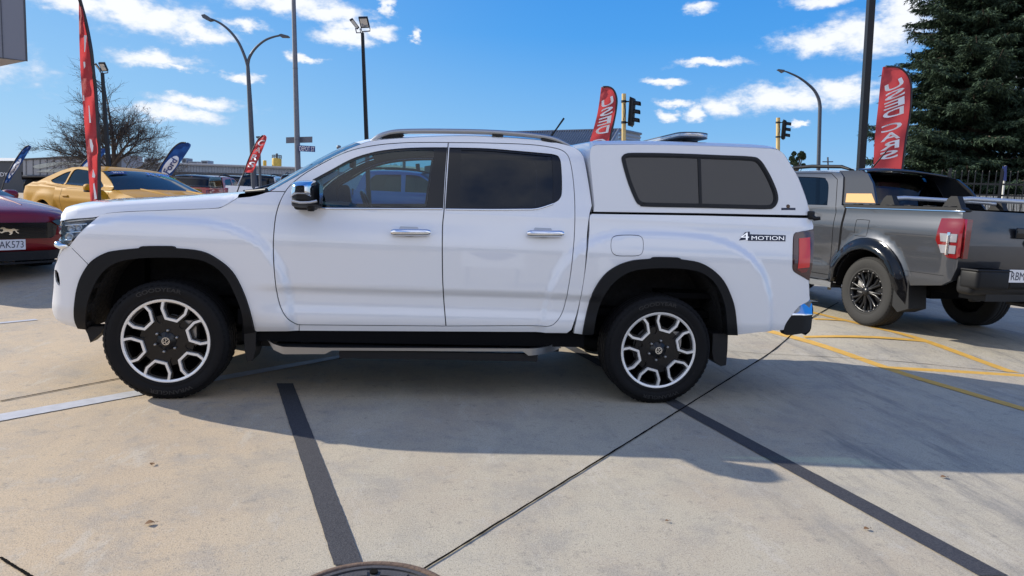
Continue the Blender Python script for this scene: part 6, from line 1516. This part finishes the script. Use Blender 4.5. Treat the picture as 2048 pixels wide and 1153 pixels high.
P = [atV(1238, 259.8, 41), atV(1281.5, 268.5, 46), dn(atV(1281.5, 330, 46)), dn(atV(1238, 330, 41))]; corr([P[0], P[3], P[2], P[1]], 26, .04, 'end_wall', 'wall_blue_grey', R)
P2 = [atV(1238, 259.8, 41), atV(1214, 300, 35), dn(atV(1214, 330, 35)), dn(atV(1238, 330, 41))]; b = MB(); b.add(P2, [(0, 1, 2, 3)]); P3 = [atV(1214, 300.5, 35), atV(900, 306.5, 35), dn(atV(900, 345, 35)), dn(atV(1214, 345, 35))]; b.add(P3, [(0, 1, 2, 3)]); b.build('wall', 'wall_blue_grey', R, world=True)
b = MB(); b.tube([atV(925, 267.6, 41), atV(1238, 259.2, 41)], .07, 6); b.tube([atV(1238, 259.2, 41), atV(1214, 300, 35)], .08, 6); b.tube([atV(1238, 259.2, 41), atV(1282, 268.3, 46)], .08, 6); b.build('ridge_flashing', 'galvanised', R, world=True)
# building seen through the cab window
mat('wall_pale_green', (.55, .60, .56), .6)
mat('roof_tan', (.45, .34, .24), .7)
R = empty('shed', tuple(np.r_[atV(800, 350, 44)[:2], .24])); tag(R, 'pale corrugated shed with tan roof seen through the front door window', 'building')
corr([atV(735, 336, 44), atV(763, 331, 44), dn(atV(763, 372, 44)), dn(atV(735, 372, 44))], 8, .05, 'side_wall', 'wall_pale_green', R); corr([atV(763, 331, 44), atV(900, 357, 40), dn(atV(900, 380, 40)), dn(atV(763, 372, 44))], 24, .05, 'wall', 'wall_pale_green', R)
b = MB(); b.add([atV(763, 330.5, 44), atV(900, 356, 40), atV(900, 340, 52), atV(790, 331, 56)], [(0, 1, 2, 3)]); b.build('roof', 'roof_tan', R, world=True)
R = block('cabin', 'small dark box cabin seen through the rear corner of the front door window', 'cabin', [(849, 333), (868, 330), (868, 372), (850, 372)], 25, 2.0, 'wall_dark')

# ------------------------------------------------------------------ trees
def bare_tree(base, H, spread, seed=3):
    rnd = random.Random(seed); R = empty('bare_tree', tuple(base)); tag(R, 'wide leafless winter tree with dense fine twigs behind the narrow red flag', 'tree')
    tk = MB(); tw = MB(); lv = MB()
    def br(p, d, L, r, lev):
        n = 4 if lev < 3 else 3; pts = [p]; q = p.copy(); dd = d.copy()
        for i in range(n):
            dd = (dd+Vector((rnd.gauss(0, .10), rnd.gauss(0, .10), rnd.gauss(.02, .08)))).normalized(); q = q+dd*(L/n); pts.append(q.copy())
        (tk if lev < 2 else tw).tube(pts, [r*(1-.55*i/n) for i in range(n+1)], 6 if lev < 2 else 3, cap=False)
        if lev >= 5: 
            if rnd.random() < .10:
                c = pts[-1]; s = .06; lv.add([c, c+Vector((s, 0, -s)), c+Vector((0, s, -s*1.3))], [(0, 1, 2)])
            return
        k = [6, 6, 6, 5, 3][lev]
        for i in range(k):
            t = .30+.70*(i+rnd.random()*.6)/k; j = min(n-1, int(t*n)); c = pts[j]+(pts[j+1]-pts[j])*(t*n-j)
            ang = rnd.uniform(.45, .85); ax = dd.cross(Vector((rnd.gauss(0, 1), rnd.gauss(0, 1), rnd.gauss(0, 1)))).normalized(); nd = (Matrix.Rotation(ang, 3, ax) @ dd)
            nd.z = nd.z*.8+.10; nd.normalize(); br(c, nd, L*rnd.uniform(.50, .72), max(.006, r*.45), lev+1)
    b0 = Vector(base); top = b0+Vector((.2, 0, H*.30)); tk.tube([b0, b0+Vector((0, 0, H*.15)), top], [.26, .20, .17], 10)
    for i in range(13):
        a = 2*math.pi*i/13*1.618*1.0+rnd.random(); e = .15+1.15*(i/12)**.9; d = Vector((math.cos(a)*math.cos(e), math.sin(a)*math.cos(e), math.sin(e)))
        L = spread*(.95-.25*(i/12))*rnd.uniform(.85, 1.05); br(b0+Vector((0, 0, H*(.20+.14*i/12))), d, L*.56, .075, 1)
    br(top, Vector((0, 0, 1)), H*.42, .12, 1)
    tk.build('trunk', 'bark', R, world=True); tw.build('crown', 'twig', R, world=True); o = lv.build('last_leaves', 'leaf_dry', R, world=True); return R
p = atV(222, 350, 38); bare_tree((p[0], p[1], .24), 6.6, 4.5)
def leafmat(name, c0, c1):
    m = mat(name, c0, .75, spec=.25); t = m.node_tree; b = t.nodes['Principled BSDF']; g_ = t.nodes.new('ShaderNodeNewGeometry'); r = t.nodes.new('ShaderNodeMixRGB')
    r.inputs[1].default_value = (*c0, 1); r.inputs[2].default_value = (*c1, 1); t.links.new(g_.outputs['Random Per Island'], r.inputs[0]); t.links.new(r.outputs[0], b.inputs['Base Color'])
    b.inputs['Transmission Weight'].default_value = 0
    return m
leafmat('needles', (.012, .028, .021), (.060, .095, .052)); leafmat('leaves_olive', (.07, .08, .025), (.20, .19, .07)); leafmat('leaves_dark', (.02, .05, .018), (.09, .14, .045)); leafmat('leaves_far', (.018, .035, .02), (.05, .07, .035))
def conifer(base, H, Rb, seed=5):
    rnd = random.Random(seed); R = empty('conifer_tree', tuple(base)); tag(R, 'huge dark green conifer with layered drooping boughs filling the right edge', 'tree')
    tk = MB(); b0 = Vector(base); tk.tube([b0, b0+Vector((.05, .05, H*.4)), b0+Vector((0, 0, H))], [.34, .24, .03], 12)
    V = []; Fc = []
    def spray(c, d, up, L, w):
        s = d.cross(up); s = s.normalized() if s.length > 1e-3 else Vector((1, 0, 0)); i = len(V)
        V.extend([c-s*w*.3, c+d*L*.45+s*w-up*L*.04, c+d*L-up*L*.18, c+d*L*.45-s*w-up*L*.04]); Fc.append((i, i+1, i+2, i+3))
    z = 1.2
    while z < H-.3:
        f = (z-1.2)/(H-1.2); rad = Rb*(1-f)**.55*min(1, .80+f*1.2); k = 9 if f < .7 else 6; a0 = rnd.random()*6.28
        for i in range(k):
            a = a0+2*math.pi*i/k+rnd.gauss(0, .16); L = rad*rnd.uniform(.62, 1.18); pts = []; el = rnd.uniform(-.10, .28)
            for j in range(9):
                t = j/8; pts.append(b0+Vector((math.cos(a)*L*t, math.sin(a)*L*t, z+L*t*math.sin(el)-.10*L*t*t*1.5+.10*L*t**5)))
            tk.tube(pts, [.045*(1-t/9)+.008 for t in range(9)], 4, cap=False)
            n = int(9+L*9)
            for j in range(n):
                t = .16+.84*(j/n)**.85; q = min(7, int(t*8)); c = pts[q]+(pts[q+1]-pts[q])*(t*8-q); d0 = (pts[q+1]-pts[q]).normalized()
                for sg in (-1, 1):
                    sd_ = Vector((-d0.y, d0.x, 0)).normalized()*sg; sl = L*.30*(1.08-t*.75)*rnd.uniform(.5, 1.2); dr = (sd_*.85+d0*.65+Vector((0, 0, rnd.uniform(-.40, .05)))).normalized()
                    m_ = max(2, int(sl/.07))
                    for h in range(m_):
                        cc_ = c+dr*sl*(h+.5)/m_+Vector((0, 0, -.05*sl*(h/m_)**2+rnd.gauss(0, .025)))
                        for e in range(3):
                            dd = (dr+Vector((rnd.gauss(0, .55), rnd.gauss(0, .55), rnd.gauss(-.25, .40)))).normalized()
                            spray(cc_, dd, Vector((rnd.gauss(0, .5), rnd.gauss(0, .5), 1)).normalized(), rnd.uniform(.10, .19), rnd.uniform(.014, .03))
        z += rnd.uniform(.19, .31)*(1.0-.2*f)
    tk.build('trunk', 'bark', R, world=True)
    cr = MB(); cr.v = [tuple(v) for v in V]; cr.f = Fc; cr.sm = [False]*len(Fc); cr.mi = [0]*len(Fc); cr.build('crown', 'needles', R, world=True); return R
p = atV(1935, 380, 27); conifer((p[0], p[1], .1), 16.5, 3.75)
def leafy(name, label, base, H, Rx, m, n, seed, leaf=.10, trunk=True, group=None, zb=.25, cl=26, mid=None):
    rnd = random.Random(seed); R = empty(name, tuple(base)); tag(R, label, 'tree' if trunk else 'shrub', group); b0 = Vector(base); V = []; Fc = []; tk = MB(); cs = []
    if trunk: tk.tube([b0, b0+Vector((.05, 0, H*.5)), b0+Vector((0, .05, H*.85))], [H*.028, H*.018, H*.006], 8)
    for i in range(cl):
        a = rnd.uniform(0, 6.283); rr = Rx*math.sqrt(rnd.random())*.85; zz = H*rnd.uniform(zb, .92); rr *= math.sqrt(max(.15, 1-((zz/H-.55)/.5)**2)); cs.append((b0+Vector((rr*math.cos(a), rr*math.sin(a), zz)), Rx*rnd.uniform(.20, .40)))
        if trunk: tk.tube([b0+Vector((0, 0, min(zz*.7, H*.6))), cs[-1][0]], [H*.009, H*.003], 4, cap=False)
        else: tk.tube([b0, cs[-1][0]], [.02, .008], 4, cap=False)
    for i in range(n):
        c, r = cs[rnd.randrange(len(cs))]; d = Vector((rnd.gauss(0, 1), rnd.gauss(0, 1), rnd.gauss(0, 1))).normalized()*r*rnd.random()**.45; c = c+d; u = Vector((rnd.gauss(0, 1), rnd.gauss(0, 1), rnd.gauss(0, .6))).normalized(); w = u.cross(Vector((rnd.random(), rnd.random(), rnd.random()+.1))).normalized(); s = leaf*rnd.uniform(.6, 1.3)
        k = len(V); V.extend([c-u*s, c+w*s*.45, c+u*s, c-w*s*.45]); Fc.append((k, k+1, k+2, k+3))
    tk.build('trunk', 'bark', R, world=True); cr = MB(); cr.v = [tuple(v) for v in V]; cr.f = Fc; cr.sm = [False]*len(Fc); cr.mi = [0]*len(Fc); cr.build('crown', m, R, world=True); return R
p = atV(2120, 360, 34); leafy('broadleaf_tree', 'tan and olive leaved tree behind the conifer at the right edge', (p[0], p[1], .1), 7.2, 2.6, 'leaves_olive', 16000, 3, .09)
p = atV(1960, 370, 31); leafy('broadleaf_tree', 'dark green leafy tree under the conifer boughs behind the black fence', (p[0], p[1], .1), 3.6, 3.2, 'leaves_dark', 16000, 8, .08, zb=.08, cl=50)
p = atV(1880, 370, 33); leafy('shrub', 'dark shrub behind the grey pickup cab and conifer trunk', (p[0], p[1], .1), 2.6, 2.2, 'leaves_dark', 7000, 9, .08, trunk=False, zb=.05, cl=30)
p = atV(2080, 370, 30); leafy('shrub', 'leafy green shrub behind the fence at the right edge', (p[0], p[1], .1), 3.2, 2.4, 'leaves_dark', 9000, 10, .08, trunk=False, zb=.05, cl=34)
p = atV(1592.5, 345, 120); leafy('round_tree', 'small dark round headed tree far off between the canopy and the street light', (p[0], p[1], .0), 12.4, 1.45, 'leaves_far', 5000, 11, .16, zb=.76, cl=14)
for k, (u, D) in enumerate(((786, 50), (797, 50))):
    p = atV(u, 350, D); rnd = random.Random(k); b = MB()
    for i in range(7): a = rnd.uniform(-.5, .5); b.tube([(p[0], p[1], .2), (p[0]+.15*a, p[1], 2.0), (p[0]+.8*a, p[1]+rnd.uniform(-.3, .3), 3.2+rnd.random()*.6)], [.04, .03, .01], 4)
    o = b.build('bare_shrub', 'twig', None, loc=(p[0], p[1], .2)); tag(o, ('left bare twiggy shrub above the shed roof seen through the cab window', 'right bare twiggy shrub above the shed roof seen through the cab window')[k], 'shrub')

# ------------------------------------------------------------------ fence at the right
A = atV(1880, 380, 21.5); B = atV(2250, 385, 19.0); A = np.array([A[0], A[1], 0]); B = np.array([B[0], B[1], 0]); d = (B-A); Ln = np.linalg.norm(d); d /= Ln
zt = atV(1950, 344, 21)[2]; z1 = atV(1950, 368, 21)[2]; z2 = atV(1950, 390, 21)[2]; zb_ = gz(A[0], A[1])
R = empty('picket_fence', tuple(A)); tag(R, 'black steel picket fence in front of the conifer at the right', 'fence')
b = MB()
for z in (z1, z2, zb_+.15): b.box(tuple((A+B)/2+np.array([0, 0, z])), (Ln, .04, .05), math.atan2(d[1], d[0]))
b.build('rail', 'pole_black', R, world=True)
b = MB(); k = 0
while k*.17 < Ln:
    p = A+d*k*.17; b.box((p[0], p[1], (zt+zb_)/2), (.028, .028, zt-zb_), math.atan2(d[1], d[0])); b.lathe([(0, .05), (.016, 0), (.016, -.02)], (p[0], p[1], zt), 'z', 4); k += 1
b.build('pickets', 'pole_black', R, world=True)
b = MB()
for t in (0.05, .35, .65, .95): p = A+d*Ln*t; b.box((p[0], p[1], (zt+zb_)/2+.05), (.07, .07, zt-zb_+.1), math.atan2(d[1], d[0]))
b.build('post', 'pole_black', R, world=True)
R = block('corrugated_wall', 'low white corrugated wall half seen through the black fence', 'wall', [(1940, 389), (2250, 394), (2250, 430), (1940, 430)], 24, .3, 'wall_cream')
b = MB()
for i in range(60): b.tube([atV(1942+i*5.2, 390, 23.95), atV(1942+i*5.2, 428, 23.95)], .03, 4)
b.build('ribs', 'wall_cream', R, world=True)
R, a, g_ = pole_root('sign_post', 'white post with a small blue sign standing behind the black fence', 'sign', 2011, 332, 2005, 395, 22.5)
b = MB(); b.tube([g_, a], .03, 8); b.build('post', 'wall_cream', R, world=True); blade(R, [(2006, 333), (2014, 332), (2013, 362), (2006.5, 362)], 22.4, 'sign_blue', 'sign_face', .02)
